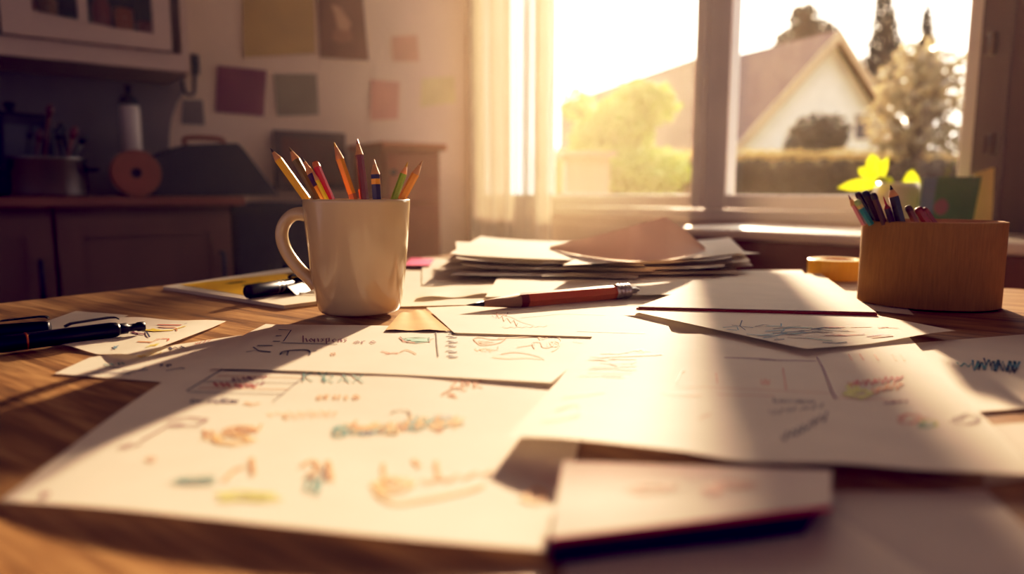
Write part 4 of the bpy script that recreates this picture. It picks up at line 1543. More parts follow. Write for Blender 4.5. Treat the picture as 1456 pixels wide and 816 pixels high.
for k, (a, b_) in enumerate(doors):
    zb, zt_ = z_w0 + .052, z_w1 - .022
    ga = bpt(218, 40, offw)[0] if k == 0 else a + .06
    gb = b_ - .07
    gz = bpt(180, 42, offw)[1] if k == 0 else zb + .06
    mb = MB()
    bbox(mb, a, ga, offw - .02, offw, zb, zt_)
    bbox(mb, gb, b_, offw - .02, offw, zb, zt_)
    bbox(mb, ga, gb, offw - .02, offw, zb, gz)
    bbox(mb, ga, gb, offw - .02, offw, zt_ - .06, zt_)
    mid = bpt(118, 20, offw)[0] if k == 0 else (ga + gb) / 2
    bbox(mb, mid - .012, mid + .012, offw - .02, offw - .002, gz, zt_ - .06)
    if k == 0:     # curved lower corner of the glazing
        cpts = [bpt(x, y, offw) for x, y in ((20, 0), (30, 10), (44, 20), (70, 27), (120, 34), (170, 40))]
        poly = [B(s, offw - .02, max(z, gz)) for s, z in cpts]
        poly = [p for p in poly]
        poly += [B(cpts[-1][0], offw - .02, gz - .001), B(gb + .001, offw - .02, gz - .001), B(gb + .001, offw - .02, poly[0].z)]
        mb.prism(poly, BN * .0195)
    dr = mb.build('door', CABW, wc, origin=B(a, offw, zb), bevel=.003)
    mb = MB()
    mb.add([B(ga, offw - .012, gz), B(gb, offw - .012, gz), B(gb, offw - .012, zt_ - .06), B(ga, offw - .012, zt_ - .06)], [(0, 1, 2, 3)])
    mb.build('glass_pane', GLS, dr, origin=B(ga, offw, gz))
mb = MB()
bbox(mb, s_w0 + .02, s_w1, .014, offw - .03, z_w0 + .36, z_w0 + .375)
mb.build('shelf', CABW, wc, origin=B(s_w0, 0, z_w0 + .36))
DK2 = mat('cupboard_shadow_lining', srgb(40, 32, 36), .9, .1, 5)  # dark sheet standing in for the shade inside the cabinet
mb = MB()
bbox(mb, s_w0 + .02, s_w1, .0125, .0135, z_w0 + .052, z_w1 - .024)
mb.build('shade_lining', DK2, wc, origin=B(s_w0, 0, z_w0))
# things in the wall cabinet
cols = [('dark red cup', 'cup', (130, 40, 34)), ('orange cup', 'cup', (180, 100, 44)), ('red jar', 'jar', (140, 52, 44)), ('green-black jar', 'jar', (40, 52, 50)), ('tan cup', 'cup', (150, 110, 76))]
xs = [207, 176, 145, 98, 68, 38]
for k, px in enumerate(xs):
    lb, ct, c = cols[k % 5]
    s, _ = bpt(px, 30, .2)
    rad = .026
    base = B(s, .2, z_w0 + .0505)
    mb = MB()
    hgt = .10 + .03 * (k % 3)
    mb.lathe([(0, 0), (rad * .8, 0), (rad, .008), (rad * (1.0 if ct == 'jar' else 1.05), hgt), (rad * .9, hgt), (rad * .85, .01), (0, .01)] if ct == 'cup' else
             [(0, 0), (rad * .9, 0), (rad, .006), (rad, hgt * .8), (rad * .7, hgt * .9), (rad * .7, hgt), (0, hgt)], 24, 0, Matrix.Translation(base))
    o = mb.build(ct, lacquer('cupboard_%d' % k, c), origin=base)
    tag(o, '%s behind the glass of the wall cabinet, %s from its right end' % (lb, ['nearest', 'second', 'third', 'fourth', 'fifth', 'sixth'][k]), ct, 'crockery in the wall cabinet')
    if ct == 'cup':
        mb = MB()
        mb.tube([base + BN * (rad * .95) + Vector((0, 0, hgt * .8)), base + BN * (rad * 1.7) + Vector((0, 0, hgt * .7)), base + BN * (rad * 1.7) + Vector((0, 0, hgt * .35)), base + BN * (rad * .9) + Vector((0, 0, hgt * .2))], .004, 8)
        mb.build('cup_handle', lacquer('cupboard_%d' % k, c), o, origin=base)

# hook with small bits at the cabinet's end
s, z = bpt(279, 92, .02)
base = B(s, .0, z)
hk = empty('wall_hook', base, 'dark wall hook holding a clip, at the right end of the wall cabinet', 'hook')
mb = MB()
bbox(mb, s - .012, s + .012, .001, .012, z - .03, z + .035)
mb.build('back_plate', DARK, hk, origin=base)
mb = MB()
mb.tube(curve_pts([tuple(B(s, .012, z)), tuple(B(s + .01, .03, z - .05)), tuple(B(s + .02, .045, z - .10)), tuple(B(s + .045, .05, z - .10)), tuple(B(s + .05, .04, z - .06))], 5), .006, 8)
mb.build('hook_arm', DARK, hk, origin=base)

# papers pinned to the wall
def wallpaper(name, label, pts, col, fig=None, off=.004, col2=None, cat=None):
    P = []
    for x, y in pts:
        s, z = bpt(x, y, off)
        P.append(B(s, off, z))
    mb = MB()
    mb.prism(P, BN * .0006)
    mats = [mat(name + '_' + label.split()[0] + '_paper%d' % len(MATS), srgb(*col), .85, .12, 8, col2=(srgb(*col2) if col2 else None))]
    for k, (fc, poly) in enumerate(fig or []):
        q = []
        for x, y in poly:
            s, z = bpt(x, y, off)
            q.append(B(s, off + .0016, z))
        n_ = len(q)
        c = sum(q, Vector()) / n_
        mb.add([c] + q, [(0, 1 + i, 1 + (i + 1) % n_) for i in range(n_)], k + 1)
        mats.append(mat('figure_%d' % len(MATS), srgb(*fc), .85, .25, 12))
    o = mb.build(name, mats, origin=P[0])
    return tag(o, label, cat or 'poster')


wallpaper('poster', 'large yellowed paper sheet pinned high on the wall above the purple note', [(346, 82), (449, 76), (446, -40), (344, -40)], (192, 160, 100), col2=(176, 146, 96))
wallpaper('picture', 'brown picture with a pale blurred figure, pinned right of the yellowed sheet', [(455, 82), (524, 86), (514, -20), (450, -20)], (120, 78, 62),
          [((188, 148, 120), [(470, 6), (484, 10), (500, 34), (496, 44), (480, 42), (476, 22)]), ((160, 112, 88), [(474, 42), (500, 44), (502, 58), (484, 62), (472, 56)])], cat='picture')
wallpaper('wall_note', 'purple-red square note pinned to the wall above the dark bag', [(306, 159), (375, 165), (379, 100), (309, 93)], (124, 54, 84), cat='note')
wallpaper('wall_note', 'grey-green square note pinned right of the purple note', [(394, 165), (453, 163), (450, 105), (389, 105)], (140, 130, 112), cat='note')
wallpaper('wall_note', 'small pink note, the upper of the two pinned near the curtain', [(559, 87), (596, 87), (593, 50), (556, 52)], (206, 160, 134), cat='note')
wallpaper('wall_note', 'taller pink note, the lower of the two pinned near the curtain', [(527, 171), (566, 169), (568, 117), (527, 113)], (208, 154, 134), cat='note')
wallpaper('wall_note', 'faint yellow-green note pinned closest to the curtain', [(598, 152), (648, 146), (646, 108), (600, 112)], (214, 200, 150), cat='note')
wallpaper('wall_note', 'small grey note pinned below the wall hook', [(258, 176), (291, 178), (288, 142), (260, 142)], (128, 118, 112), cat='note')

# framed dark picture and wooden crate near the wall behind the pencils
def block(s0, s1, n0, n1, z0, z1):
    mb = MB()
    bbox(mb, s0, s1, n0, n1, z0, z1)
    return mb


s0, z1 = bpt(490, 190, .03)
s1, _ = bpt(390, 190, .03)
zb = .88
pf = empty('framed_picture', B(s0, .03, zb), 'dark framed picture with an orange-brown image standing behind the mug', 'picture')
mb = MB()
fw = .025
bbox(mb, s0, s0 + fw, .012, .035, zb, z1)
bbox(mb, s1 - fw, s1, .012, .035, zb, z1)
bbox(mb, s0 + fw, s1 - fw, .012, .035, z1 - fw, z1)
bbox(mb, s0 + fw, s1 - fw, .012, .035, zb, zb + fw)
mb.build('frame', mat('aubergine_frame', srgb(70, 44, 52), .5, .15, 10), pf, origin=B(s0, 0, zb))
mb = block(s0 + fw, s1 - fw, .014, .024, zb + fw, z1 - fw)
mb.build('picture_sheet', mat('russet_print', srgb(122, 72, 54), .6, .3, 5, col2=srgb(84, 50, 50)), pf, origin=B(s0, 0, zb))
# low dark sideboard below it
s0d, zd = bpt(322, 288, .45)
s1d = bpt(322, 288, .45)[0]
s0e = bpt(462, 290, .45)[0]
sdb = empty('sideboard', B(s0e, 0, 0), 'low dark navy sideboard standing between the counter and the wooden cupboard', 'sideboard')
z_sd = bpt(420, 288, .45)[1]
se = max(s_top_end, s_end) - .004
se = min(s_top_end, s_end) - .004
mb = block(s0e, se, .02, .44, .06, z_sd - .025)
mb.build('carcass', NAVYF, sdb, origin=B(s0e, 0, 0))
mb = block(s0e - .015, se, .018, .455, z_sd - .0248, z_sd)
mb.build('sideboard_top', DARK, sdb, origin=B(s0e, 0, 0), bevel=.003)
for q in (s0e + .03, se - .06):
    for n_ in (.05, .37):
        mb = block(q, q + .03, n_, n_ + .03, 0, .0595)
        mb.build('leg', DARK, sdb, origin=B(q, n_, 0))
w_ = (se - s0e) / 2
for i in range(2):
    a, b_ = s0e + i * w_ + .004, s0e + (i + 1) * w_ - .004
    mb = block(a, b_, .4405, .452, .08, z_sd - .035)
    d_ = mb.build('door', NAVYF, sdb, origin=B(a, .44, .08), bevel=.002)
    mb = MB()
    mb.lathe([(0, 0), (.009, .0), (.007, .012), (.012, .016), (.012, .022), (0, .024)], 14, 0, frame_to(B(a + .03, .452, z_sd - .2), B(a + .03, .5, z_sd - .2)))
    mb.build('knob', DARK, d_, origin=B(a, .44, .08))

# dark wedge-shaped bag/case on counter and sideboard
s0b, _ = bpt(213, 220, .4)
zt_ = bpt(300, 205, .4)[1]
prof = [bpt(x, y, .42) for x, y in ((212, 281), (212, 246), (222, 222), (262, 206), (338, 203), (346, 210), (396, 276))]
zfloor = max(z_ct, z_sd) + .001
poly = [B(s, .16, max(z, zfloor)) for s, z in prof]
poly.append(B(prof[-1][0], .16, zfloor))
bag = empty('tool_case', poly[0], 'dark slope-sided case standing at the end of the kitchen counter', 'case')
mb = MB()
mb.prism(poly, BN * .26)
mb.build('shell', DARK, bag, origin=poly[0], bevel=.012)
mb = MB()
hx0, hx1 = bpt(265, 204, .3), bpt(315, 204, .3)
mb.tube(curve_pts([tuple(B(hx0[0], .3, zt_ - .005)), tuple(B(hx0[0], .3, zt_ + .022)), tuple(B(hx1[0], .3, zt_ + .022)), tuple(B(hx1[0], .3, zt_ - .005))], 5), .008, 8)
mb.build('grip', CTOP, bag, origin=poly[0])

# round wooden board leaning in front
s, z = bpt(192, 247, .46)
rr = .5 * abs(bpt(160, 247, .46)[0] - bpt(224, 247, .46)[0])
rr = (bpt(192, 214, .46)[1] - bpt(192, 280, .46)[1]) / 2
cbd = B(s, .46, z_ct + rr + .001)
bo = empty('cutting_board', cbd - Vector((0, 0, rr)), 'round brown wooden board with a dark center hole, standing upright on the counter', 'cutting board')
mb = MB()
Mx = frame_to(cbd, cbd + BN)
mb.lathe([(rr * .22, .0), (rr * .96, .0), (rr, .004), (rr, .018), (rr * .96, .022), (rr * .22, .022)], 48, 0, Mx, smooth=False, closed=True)
mb.build('disc', mat('russet_board', srgb(150, 88, 64), .6, .15, 8), bo, origin=cbd)
mb = MB()
mb.lathe([(0, .002), (rr * .218, .002), (rr * .218, .016), (0, .016)], 24, 0, Mx, smooth=False)
mb.build('hub', DARK, bo, origin=cbd)

# white canister with dark lid and knob
s, _ = bpt(187, 200, .11)
cb_ = B(s, .11, z_ct + .0005)
hgt = bpt(187, 150, .11)[1] - z_ct
rad = (abs(bpt(168, 180, .11)[0] - bpt(206, 180, .11)[0]) / 2) * .78
can = empty('canister', cb_, 'pale canister with a dark knobbed lid on the kitchen counter', 'canister')
mb = MB()
mb.lathe([(0, 0), (rad * .95, 0), (rad, .006), (rad, hgt * .94), (rad * .9, hgt), (0, hgt)], 32, 0, Matrix.Translation(cb_))
mb.build('body', mat('canister_white', srgb(206, 190, 178), .4, .05, 8), can, origin=cb_)
mb = MB()
hk_ = bpt(187, 121, .11)[1] - z_ct
mb.lathe([(0, hgt + .0004), (rad * .95, hgt + .0004), (rad * .9, hgt + .02), (rad * .3, hgt + .035), (rad * .2, hgt + .05), (rad * .4, hk_ - .015), (rad * .3, hk_), (0, hk_)], 28, 0, Matrix.Translation(cb_))
mb.build('lid', DARK, can, origin=cb_)

# steel pot with utensils
s, _ = bpt(70, 250, .45)
pb = B(s, .45, z_ct + .0005)
hgt = bpt(70, 228, .45)[1] - z_ct
rad = .085
pot = empty('steel_pot', pb, 'steel pot holding dark and red utensils on the kitchen counter', 'pot')
mb = MB()
mb.lathe([(0, 0), (rad * .96, 0), (rad, .008), (rad, hgt), (rad * 1.05, hgt + .002), (rad * 1.05, hgt + .006), (rad * .97, hgt + .004), (rad * .95, .012), (0, .012)], 40, 0, Matrix.Translation(pb))
mb.build('pot_body', mat('polished_steel', srgb(170, 165, 160), .22, .06, 20, metal=.9), pot, origin=pb)
for sg in (-1, 1):
    mb = MB()
    mb.tube(curve_pts([tuple(pb + BD * (sg * rad * .98) + BN * -.02 + Vector((0, 0, hgt * .75))), tuple(pb + BD * (sg * rad * 1.3) + Vector((0, 0, hgt * .78))), tuple(pb + BD * (sg * rad * .98) + BN * .02 + Vector((0, 0, hgt * .75)))], 5), .005, 8)
    mb.build('pot_handle', DARK, pot, origin=pb)
ut = [((90, 190), 'dark'), ((84, 198), 'black'), ((103, 196), 'dark red'), ((115, 205), 'blackened'), ((70, 165), 'red'), ((55, 200), 'crimson'), ((42, 196), 'charcoal')]
utc = {'dark': (30, 28, 40), 'black': (26, 26, 34), 'dark red': (110, 34, 36), 'blackened': (38, 34, 40), 'red': (92, 30, 30), 'crimson': (80, 24, 32), 'charcoal': (34, 34, 44)}
for k, ((px, py), cn) in enumerate(ut):
    s, z = bpt(px, py, .45 + .02 * (k % 3 - 1))
    tip = B(s, .45 + .02 * (k % 3 - 1), z)
    foot = pb + BD * ((s - pb.xy.to_3d().dot(Vector((0, 0, 0)))) * 0) + BD * (.02 * (k - 3)) + BN * (.015 * (k % 3 - 1)) + Vector((0, 0, .02))
    m_ = lacquer('utensil_' + cn.replace(' ', '_'), utc[cn])
    mb = MB()
    mb.tube([foot, foot.lerp(tip, .7), tip], [.004, .004, .005], 8)
    o = mb.build('utensil', m_, origin=foot)
    tag(o, '%s handled utensil standing in the steel pot, %s from the right' % (cn, ['third', 'fourth', 'second', 'first', 'fifth', 'sixth', 'seventh'][k]), 'utensil', 'utensils in the steel pot')
    mb = MB()
    up = (tip - foot).normalized()
    e = [tip, tip + up * .012, tip + up * .022, tip + up * .03]
    mb.tube(e, [.005, .010, .009, .003], 10, flat=.35, up=tuple(BN))
    mb.build('utensil_head', m_, o, origin=foot)

# dark toaster-like rack at far left with handle knob
poly = [bpt(x, y, .3) for x, y in ((-40, 281), (78, 281), (80, 190), (70, 163), (20, 158), (-40, 152))]
P = [B(s, .10, max(z, z_ct + .001)) for s, z in poly]
tst = empty('toaster', P[1], 'dark boxy toaster with a knob on top at the far left of the counter', 'toaster')
mb = MB()
mb.prism(P, BN * .20)
mb.build('toaster_body', DARK, tst, origin=P[1], bevel=.01)
s, z = bpt(14, 157, .27)
mb = MB()
mb.lathe([(0, 0), (.012, 0), (.010, .012), (.017, .018), (.015, .028), (0, .032)], 16, 0, Matrix.Translation(B(s, .27, z - .006)))
mb.build('knob', DARK, tst, origin=B(s, .27, z))
mb = MB()
q = [bpt(x, y, .30) for x, y in ((6, 220), (58, 222), (58, 180), (6, 176))]
mb.prism([B(s, .3002, z) for s, z in q], BN * .002)
mb.build('front_panel', mat('grey_metal', srgb(84, 82, 88), .4, .1, 12, metal=.5), tst, origin=P[1])

# wooden cupboard/chest at the wall near the curtain
s0c, z1c = bpt(628, 205, .30)
s1c = bpt(546, 205, .30)[0]
cup = empty('wooden_cupboard', B(s0c, 0, 0), 'warm orange-brown wooden cupboard against the wall beside the curtain', 'cupboard')
ORW = mat('honey_wood', srgb(190, 122, 78), .55, .15, 5, stretch=(1, 1, .2))
mb = block(s0c, s1c, .02, .28, .05, z1c - .025)
mb.build('carcass', ORW, cup, origin=B(s0c, 0, 0))
mb = block(s0c - .015, s1c + .015, .02, .315, z1c - .0248, z1c)
mb.build('cupboard_top', ORW, cup, origin=B(s0c, 0, 0), bevel=.003)
zsplit = bpt(600, 290, .3)[1]
for z0_, z1_ in ((zsplit + .006, z1c - .035), (.08, zsplit - .006)):
    mb = block(s0c + .01, s1c - .01, .2805, .30, z0_, z1_)
    d_ = mb.build('door', mat('russet_door', srgb(168, 96, 62), .55, .15, 5), cup, origin=B(s0c, .28, z0_), bevel=.003)
    mb = MB()
    kp = B(s1c - .03, .30, lerp(z0_, z1_, .6))
    mb.lathe([(0, 0), (.008, 0), (.006, .01), (.011, .015), (0, .02)], 14, 0, frame_to(kp, kp + BN))
    mb.build('knob', DARK, d_, origin=kp)
mb = block(s0c + .01, s1c - .01, .03, .27, 0, .0495)
mb.build('plinth', ORW, cup, origin=B(s0c, 0, 0))

# ------------------------------------------------------------------ outdoors
GRASS = mat('dry_lawn', srgb(150, 140, 84), .95, .3, 1.2)
mb = MB()
mb.add([Vector((-30, 4.2, -.02)), Vector((60, 3.0, -.02)), Vector((60, 90, -.02)), Vector((-30, 90, -.02))], [(0, 1, 2, 3)])
struct(mb.build('ground', GRASS))

# house
G = Vector((.897, .442, 0))             # along the gable
RG = Vector((-.442, .897, 0))           # along the ridge, away
ap = at(1195, 42, 16)
half, drop, length = 3.15, 2.82, 8.2
HW = mat('house_render', srgb(246, 240, 226), .9, .05, 3)
ROOF = mat('roof_tiles', srgb(108, 80, 62), .85, .25, 6, stretch=(1, 1, 4))
house = empty('house', Vector((ap.x, ap.y, 0)), 'white gabled house with a brown tiled roof beyond the garden', 'house')
eL, eR = ap - G * half - Vector((0, 0, drop)), ap + G * half - Vector((0, 0, drop))
mb = MB()
wl, wr = ap - G * (half - .25), ap + G * (half - .25)
dz = drop * (half - .25) / half
gp = [Vector((wl.x, wl.y, 0)), Vector((wr.x, wr.y, 0)), wr - Vector((0, 0, dz + .12)), ap - Vector((0, 0, .14)), wl - Vector((0, 0, dz + .12))]
mb.prism([p + RG * .25 for p in gp], RG * (length - .5))
mb.build('walls', HW, house, origin=Vector((ap.x, ap.y, 0)))
for e in (eL, eR):
    mb = MB()
    a = [ap, e, e - Vector((0, 0, .09)), ap - Vector((0, 0, .12))]
    mb.prism(a, RG * length)
    mb.build('roof', ROOF, house, origin=ap)
    mb = MB()
    q = [ap - RG * .03, e - RG * .03, e - RG * .03 - Vector((0, 0, .2)), ap - RG * .03 - Vector((0, 0, .24))]
    mb.prism(q, RG * .029)
    mb.build('barge_board', mat('barge_board_paint', srgb(206, 178, 140), .7, .08, 4), house, origin=ap)
WINM = mat('dark_pane', srgb(78, 74, 72), .15, .1, 3)
gpl = ap + RG * .25


def on_gable(px, py):
    d = ray(px, py)
    k = (gpl - CAM).dot(RG) / d.dot(RG)
    return CAM + d * k


q = [on_gable(x, y) - RG * .02 for x, y in ((1215, 198), (1237, 198), (1237, 163), (1215, 163))]
mb = MB()
c = sum(q, Vector()) / 4
mb.prism([c + (p - c) * 1.22 for p in q], RG * .015)
wf = mb.build('window', FRAME, house, origin=c)
mb = MB()
mb.prism([p - RG * .004 for p in q], RG * .004)
mb.build('pane', WINM, wf, origin=c)
# chimney-like second house roof behind on the left pane
hb = empty('house', at(960, 200, 26), 'brown roofed building behind, seen low through the left window pane', 'house')
A0 = [at(796, 150, 27), at(1010, 78, 27), at(1010, 215, 25), at(796, 222, 25)]
mb = MB()
mb.prism(A0, Vector((0, .25, .1)))
mb.build('roof', ROOF, hb, origin=A0[0])
mb = MB()
w0, w1 = A0[3] + Vector((.3, .6, 0)), A0[2] + Vector((-.3, .6, 0))
mb.prism([Vector((w0.x, w0.y, 0)), Vector((w1.x, w1.y, 0)), w1 + Vector((0, 0, -.05)), w0 + Vector((0, 0, -.05))], Vector((0, 3, 0)))
mb.build('walls', HW, hb, origin=A0[0])


def leaf_cloud(mb, blobs, n, size, rr, mi=0):
    tot = sum(b[1] * b[2] * b[3] for b in blobs)
    for c, rx, ry, rz in blobs:
        k = int(n * (rx * ry * rz) / tot) + 4
        for _ in range(k):
            while True:
                v = Vector((rr.uniform(-1, 1), rr.uniform(-1, 1), rr.uniform(-1, 1)))
                if .25 < v.length < 1:
                    break
            p = c + Vector((v.x * rx, v.y * ry, v.z * rz))
            a = Vector((rr.uniform(-1, 1), rr.uniform(-1, 1), rr.uniform(-1, 1))).normalized()
            b_ = a.orthogonal().normalized()
            s_ = size * rr.uniform(.6, 1.3)
            cc = a.cross(b_)
            mb.add([p - b_ * s_, p + cc * s_ * .45, p + b_ * s_, p - cc * s_ * .45], [(0, 1, 2, 3)], mi)


def blob_px(px, py, Y, rpx, rpy, ry=None):
    c = at(px, py, Y)
    rx, rz = rpx / F * Y, rpy / F * Y
    return (c, rx, ry or rx * .8, rz)


def tree(name, label, blobs, n, size, leaf, bark, stem=None, group=None, cat='tree', branches=0, seed=1):
    rr = random.Random(seed)
    c0 = blobs[0][0]
    base = Vector((c0.x, c0.y, -.02))
    root = empty(name, base, label, cat, group)
    mb = MB()
    leaf_cloud(mb, blobs, n, size, rr)
    mb.build('crown', leaf, root, origin=base)
    mb = MB()
    if stem:
        mb.tube([base, base.lerp(c0, .6) + Vector((.05, 0, 0)), c0], [stem, stem * .8, stem * .4], 10)
        for c, rx, ry, rz in blobs[1:]:
            mb.tube([base.lerp(c0, .55), c], [stem * .4, stem * .12], 6)
        for k in range(branches):
            b_ = rr.choice(blobs)
            e = b_[0] + Vector((rr.uniform(-1, 1) * b_[1], rr.uniform(-1, 1) * b_[2], rr.uniform(-.2, 1) * b_[3]))
            s_ = base.lerp(c0, rr.uniform(.5, 1))
            mb.tube([s_, s_.lerp(e, .5) + Vector((0, 0, .05)), e], [stem * .25, stem * .15, stem * .05], 5)
        mb.build('trunk', bark, root, origin=base)
    return root


BARK = mat('bark', srgb(104, 84, 66), .9, .25, 14)
LIME = mat('sunlit_lime_leaves', srgb(164, 180, 84), .5, .3, 2, trans=.38)
LIGHTL = mat('glossy_silver_leaves', srgb(180, 164, 124), .22, .4, 30, trans=.45, spec=.8)
DKG = mat('dark_needles', srgb(66, 64, 50), .7, .3, 3, trans=.15)
HEDG = mat('brown_green_hedge', srgb(84, 72, 46), .85, .35, 4, trans=.04)
HEDL = mat('straw_hedge', srgb(206, 180, 120), .8, .25, 4, trans=.4)
tree('garden_tree', 'lime green sunlit tree seen through the left window pane',
     [blob_px(880, 185, 7, 52, 48), blob_px(845, 205, 7, 40, 38), blob_px(925, 150, 7, 40, 30), blob_px(930, 245, 6.6, 55, 34), blob_px(880, 240, 6.8, 50, 34), blob_px(905, 130, 7, 34, 18), blob_px(820, 150, 7.4, 26, 24)],
     5200, .045, LIME, BARK, .05, 'garden trees', branches=14, seed=3)
tree('garden_tree', 'pale glittering tree seen through the right window pane',
     [blob_px(1300, 130, 8, 56, 60), blob_px(1345, 160, 8, 40, 60), blob_px(1270, 175, 8, 44, 40), blob_px(1310, 85, 8, 34, 34), blob_px(1350, 95, 8, 26, 30), blob_px(1310, 200, 8, 60, 26)],
     1500, .06, LIGHTL, BARK, .06, 'garden trees', branches=60, seed=4)


def conifer(label, px, ytop, ybot, Y, wpx, seed):
    rr = random.Random(seed)
    a, b_ = at(px, ybot, Y), at(px, ytop, Y)
    blobs = []
    for k in range(9):
        u = k / 8
        c = a.lerp(b_, u)
        w = wpx / F * Y * (1 - u * .85) * rr.uniform(.8, 1.1)
        blobs.append((c, w, w, (b_ - a).length / 10))
    tree('conifer', label, blobs, 2600, .11, DKG, BARK, .12, 'conifers behind the house', seed=seed)


conifer('tall dark conifer rising beside the house gable', 1258, -60, 130, 22, 34, 11)
conifer('smaller dark conifer right of the tall one', 1318, 8, 140, 22, 26, 12)
tree('background_tree', 'hazy rounded tree showing over the ridge of the house roof', [blob_px(1143, 30, 26, 22, 24), blob_px(1160, 52, 26, 34, 22), blob_px(1125, 60, 26, 24, 18)], 1800, .13, DKG, BARK, .1, seed=13)
# bushes, hedges
tree('bush', 'dark rounded bush in front of the white house wall', [blob_px(1162, 196, 13, 40, 34), blob_px(1185, 190, 13, 26, 26), blob_px(1140, 204, 13, 26, 24), blob_px(1162, 250, 13, 40, 40)], 3000, .06, DKG, BARK, .04, cat='bush', seed=14)


def hedge(label, x0, x1, ytop, Y, m, depth, seed):
    rr = random.Random(seed)
    a, b_ = at(x0, ytop, Y), at(x1, ytop, Y)
    mb = MB()
    zt = a.z
    mb.box((a.x, Y, 0), (b_.x, Y + depth, zt - .05))
    for _ in range(2600):
        p = Vector((rr.uniform(a.x, b_.x), Y - .03 + (rr.random() < .4) * rr.uniform(0, depth), rr.uniform(.4, zt)))
        if p.y > Y:
            p.z = zt + rr.uniform(-.06, .03)
        v = Vector((rr.uniform(-1, 1), rr.uniform(-1, 1), rr.uniform(-1, 1))).normalized()
        u_ = v.orthogonal().normalized()
        w_ = v.cross(u_)
        s_ = .045 * rr.uniform(.6, 1.3)
        mb.add([p - u_ * s_, p + w_ * s_ * .5, p + u_ * s_, p - w_ * s_ * .5], [(0, 1, 2, 3)])
    tag(mb.build('hedge', m, origin=Vector((a.x, Y, 0))), label, 'hedge')


hedge('clipped dark hedge running below the house in the garden', 930, 1420, 231, 7.4, HEDG, .5, 31)
hedge('straw colored sunlit hedge top behind the dark hedge', 760, 1480, 214, 9.6, HEDL, .8, 32)
# pale garden planter wall low in the left pane
PW = mat('pale_masonry', srgb(168, 140, 118), .85, .08, 4)
a, b_ = at(806, 222, 6.0), at(868, 222, 6.0)
mb = MB()
mb.box((a.x, 6.0, 0), (b_.x, 6.5, a.z))
mb.box((a.x - .05, 5.95, a.z), (b_.x + .05, 6.55, a.z + .04))
tag(mb.build('garden_pillar', PW, origin=Vector((a.x, 6, 0))), 'pale masonry garden pillar low in the left window pane', 'pillar')

# ------------------------------------------------------------------ haze in the sunlit room
N_OUT = .075
hz = [B(.002, .002, 0), B(4.19, .002, 0), B(4.19, 4.39, 0), CORNER + WN * N_OUT + WD * 4.39]
hz = [CORNER + WN * N_OUT + Vector((0, 0, .002)), CORNER + WN * N_OUT + WD * 4.3 + Vector((0, 0, .002)),
      B(4.19, 4.3, .002), B(4.19, -.001, .002)]
mb = MB()
mb.prism(hz, (0, 0, CEILH - .004))
hzo = mb.build('haze', haze_mat(.096, .62), origin=hz[0])
bm = bmesh.new()
bm.from_mesh(hzo.data)
bmesh.ops.recalc_face_normals(bm, faces=bm.faces)
bm.to_mesh(hzo.data)
bm.free()
tag(hzo, 'warm sunlit haze filling the room by the window', 'haze', kind='stuff')

# ------------------------------------------------------------------ light
SUN_U, SUN_EL = .25, math.radians(17.0)
sd_ = Vector((SUN_U, 1, 0)).normalized() * math.cos(SUN_EL) + Vector((0, 0, math.sin(SUN_EL)))
sl = bpy.data.lights.new('sun', 'SUN')
sl.energy = 13.0
sl.color = (1.0, .72, .46)
sl.angle = math.radians(1.7)
so = bpy.data.objects.new('sun', sl)
COL.objects.link(so)
so.rotation_euler = sd_.to_track_quat('Z', 'Y').to_euler()
so.location = (3, 12, 6)

w = bpy.data.worlds.new('evening_sky')
SC.world = w
w.use_nodes = True
nt = w.node_tree
N, Lk = nt.nodes, nt.links
N.clear()
out = N.new('ShaderNodeOutputWorld')
bg = N.new('ShaderNodeBackground')
tc = N.new('ShaderNodeTexCoord')
dp = N.new('ShaderNodeVectorMath')
dp.operation = 'DOT_PRODUCT'
dp.inputs[1].default_value = sd_
nz = N.new('ShaderNodeVectorMath')
nz.operation = 'NORMALIZE'
Lk.new(tc.outputs['Generated'], nz.inputs[0])
Lk.new(nz.outputs[0], dp.inputs[0])
rp = N.new('ShaderNodeValToRGB')
mr = N.new('ShaderNodeMapRange')
mr.inputs['From Min'].default_value = -1
mr.inputs['From Max'].default_value = 1
Lk.new(dp.outputs['Value'], mr.inputs['Value'])
Lk.new(mr.outputs[0], rp.inputs['Fac'])
e = rp.color_ramp.elements
e[0].position, e[1].position = 0.0, 1.0
e[0].color = (.090, .074, .092, 1)
e[1].color = (1.0, .90, .74, 1)
k = e.new(.45)
k.color = (.118, .098, .112, 1)
k = e.new(.70)
k.color = (.36, .34, .34, 1)
k = e.new(.88)
k.color = (.80, .74, .64, 1)
sx = N.new('ShaderNodeSeparateXYZ')
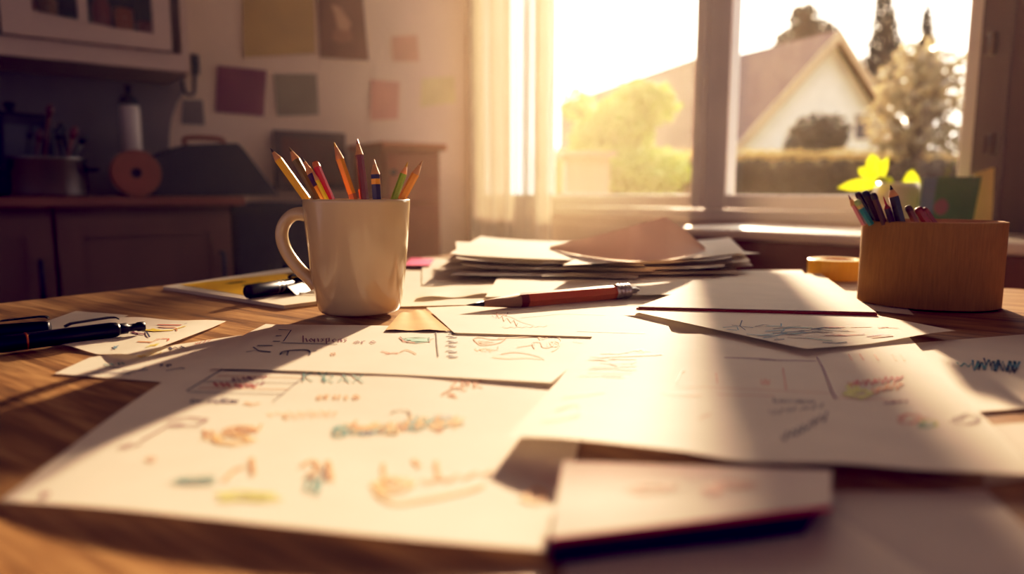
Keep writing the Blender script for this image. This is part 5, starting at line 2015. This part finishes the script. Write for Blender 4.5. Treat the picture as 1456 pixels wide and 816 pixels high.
Lk.new(nz.outputs[0], sx.inputs[0])
el = N.new('ShaderNodeMapRange')
el.interpolation_type = 'SMOOTHSTEP'
el.inputs['From Min'].default_value = .45
el.inputs['From Max'].default_value = .80
Lk.new(sx.outputs['Z'], el.inputs['Value'])
mxc = N.new('ShaderNodeMix')
mxc.data_type = 'RGBA'
mxc.blend_type = 'LIGHTEN'
for q_ in mxc.inputs:
    if q_.type == 'RGBA' and q_.name == 'B':
        q_.default_value = (.62, .66, .74, 1)
    if q_.type == 'RGBA' and q_.name == 'A':
        Lk.new(rp.outputs[0], q_)
Lk.new(el.outputs[0], mxc.inputs[0])
Lk.new([q_ for q_ in mxc.outputs if q_.type == 'RGBA'][0], bg.inputs['Color'])
bg.inputs['Strength'].default_value = 4.2
Lk.new(bg.outputs[0], out.inputs[0])

# ------------------------------------------------------------------ camera
cd = bpy.data.cameras.new('camera')
cd.sensor_width = 36
cd.lens = 36 * F / 1456
cd.clip_start = .02
cd.clip_end = 300
cd.dof.use_dof = True
cd.dof.focus_distance = .60
cd.dof.aperture_fstop = 3.2
cd.dof.aperture_blades = 0
co = bpy.data.objects.new('camera', cd)
COL.objects.link(co)
co.location = CAM
co.rotation_euler = (PI / 2 - PITCH, 0, 0)
SC.camera = co

# ------------------------------------------------------------------ film
SC.cycles.use_denoising = True
SC.cycles.volume_bounces = 0
SC.cycles.max_bounces = 8
SC.cycles.transparent_max_bounces = 12
SC.cycles.sample_clamp_indirect = 6
SC.cycles.caustics_reflective = False
SC.cycles.caustics_refractive = False
vs_ = SC.view_settings
vs_.view_transform = 'Standard'
vs_.look = 'None'
vs_.use_curve_mapping = True
cm = vs_.curve_mapping
cm.black_level = (.0195, .0155, .0005)
cm.white_level = (.95, .98, .97)
cc_ = cm.curves[3]
cc_.points[0].location = (0, 0)
cc_.points[1].location = (1, 1)
for x_, y_ in ((.05, .038), (.25, .25), (.6, .66)):
    cc_.points.new(x_, y_)
cm.update()
SC.view_settings.exposure = 0.0
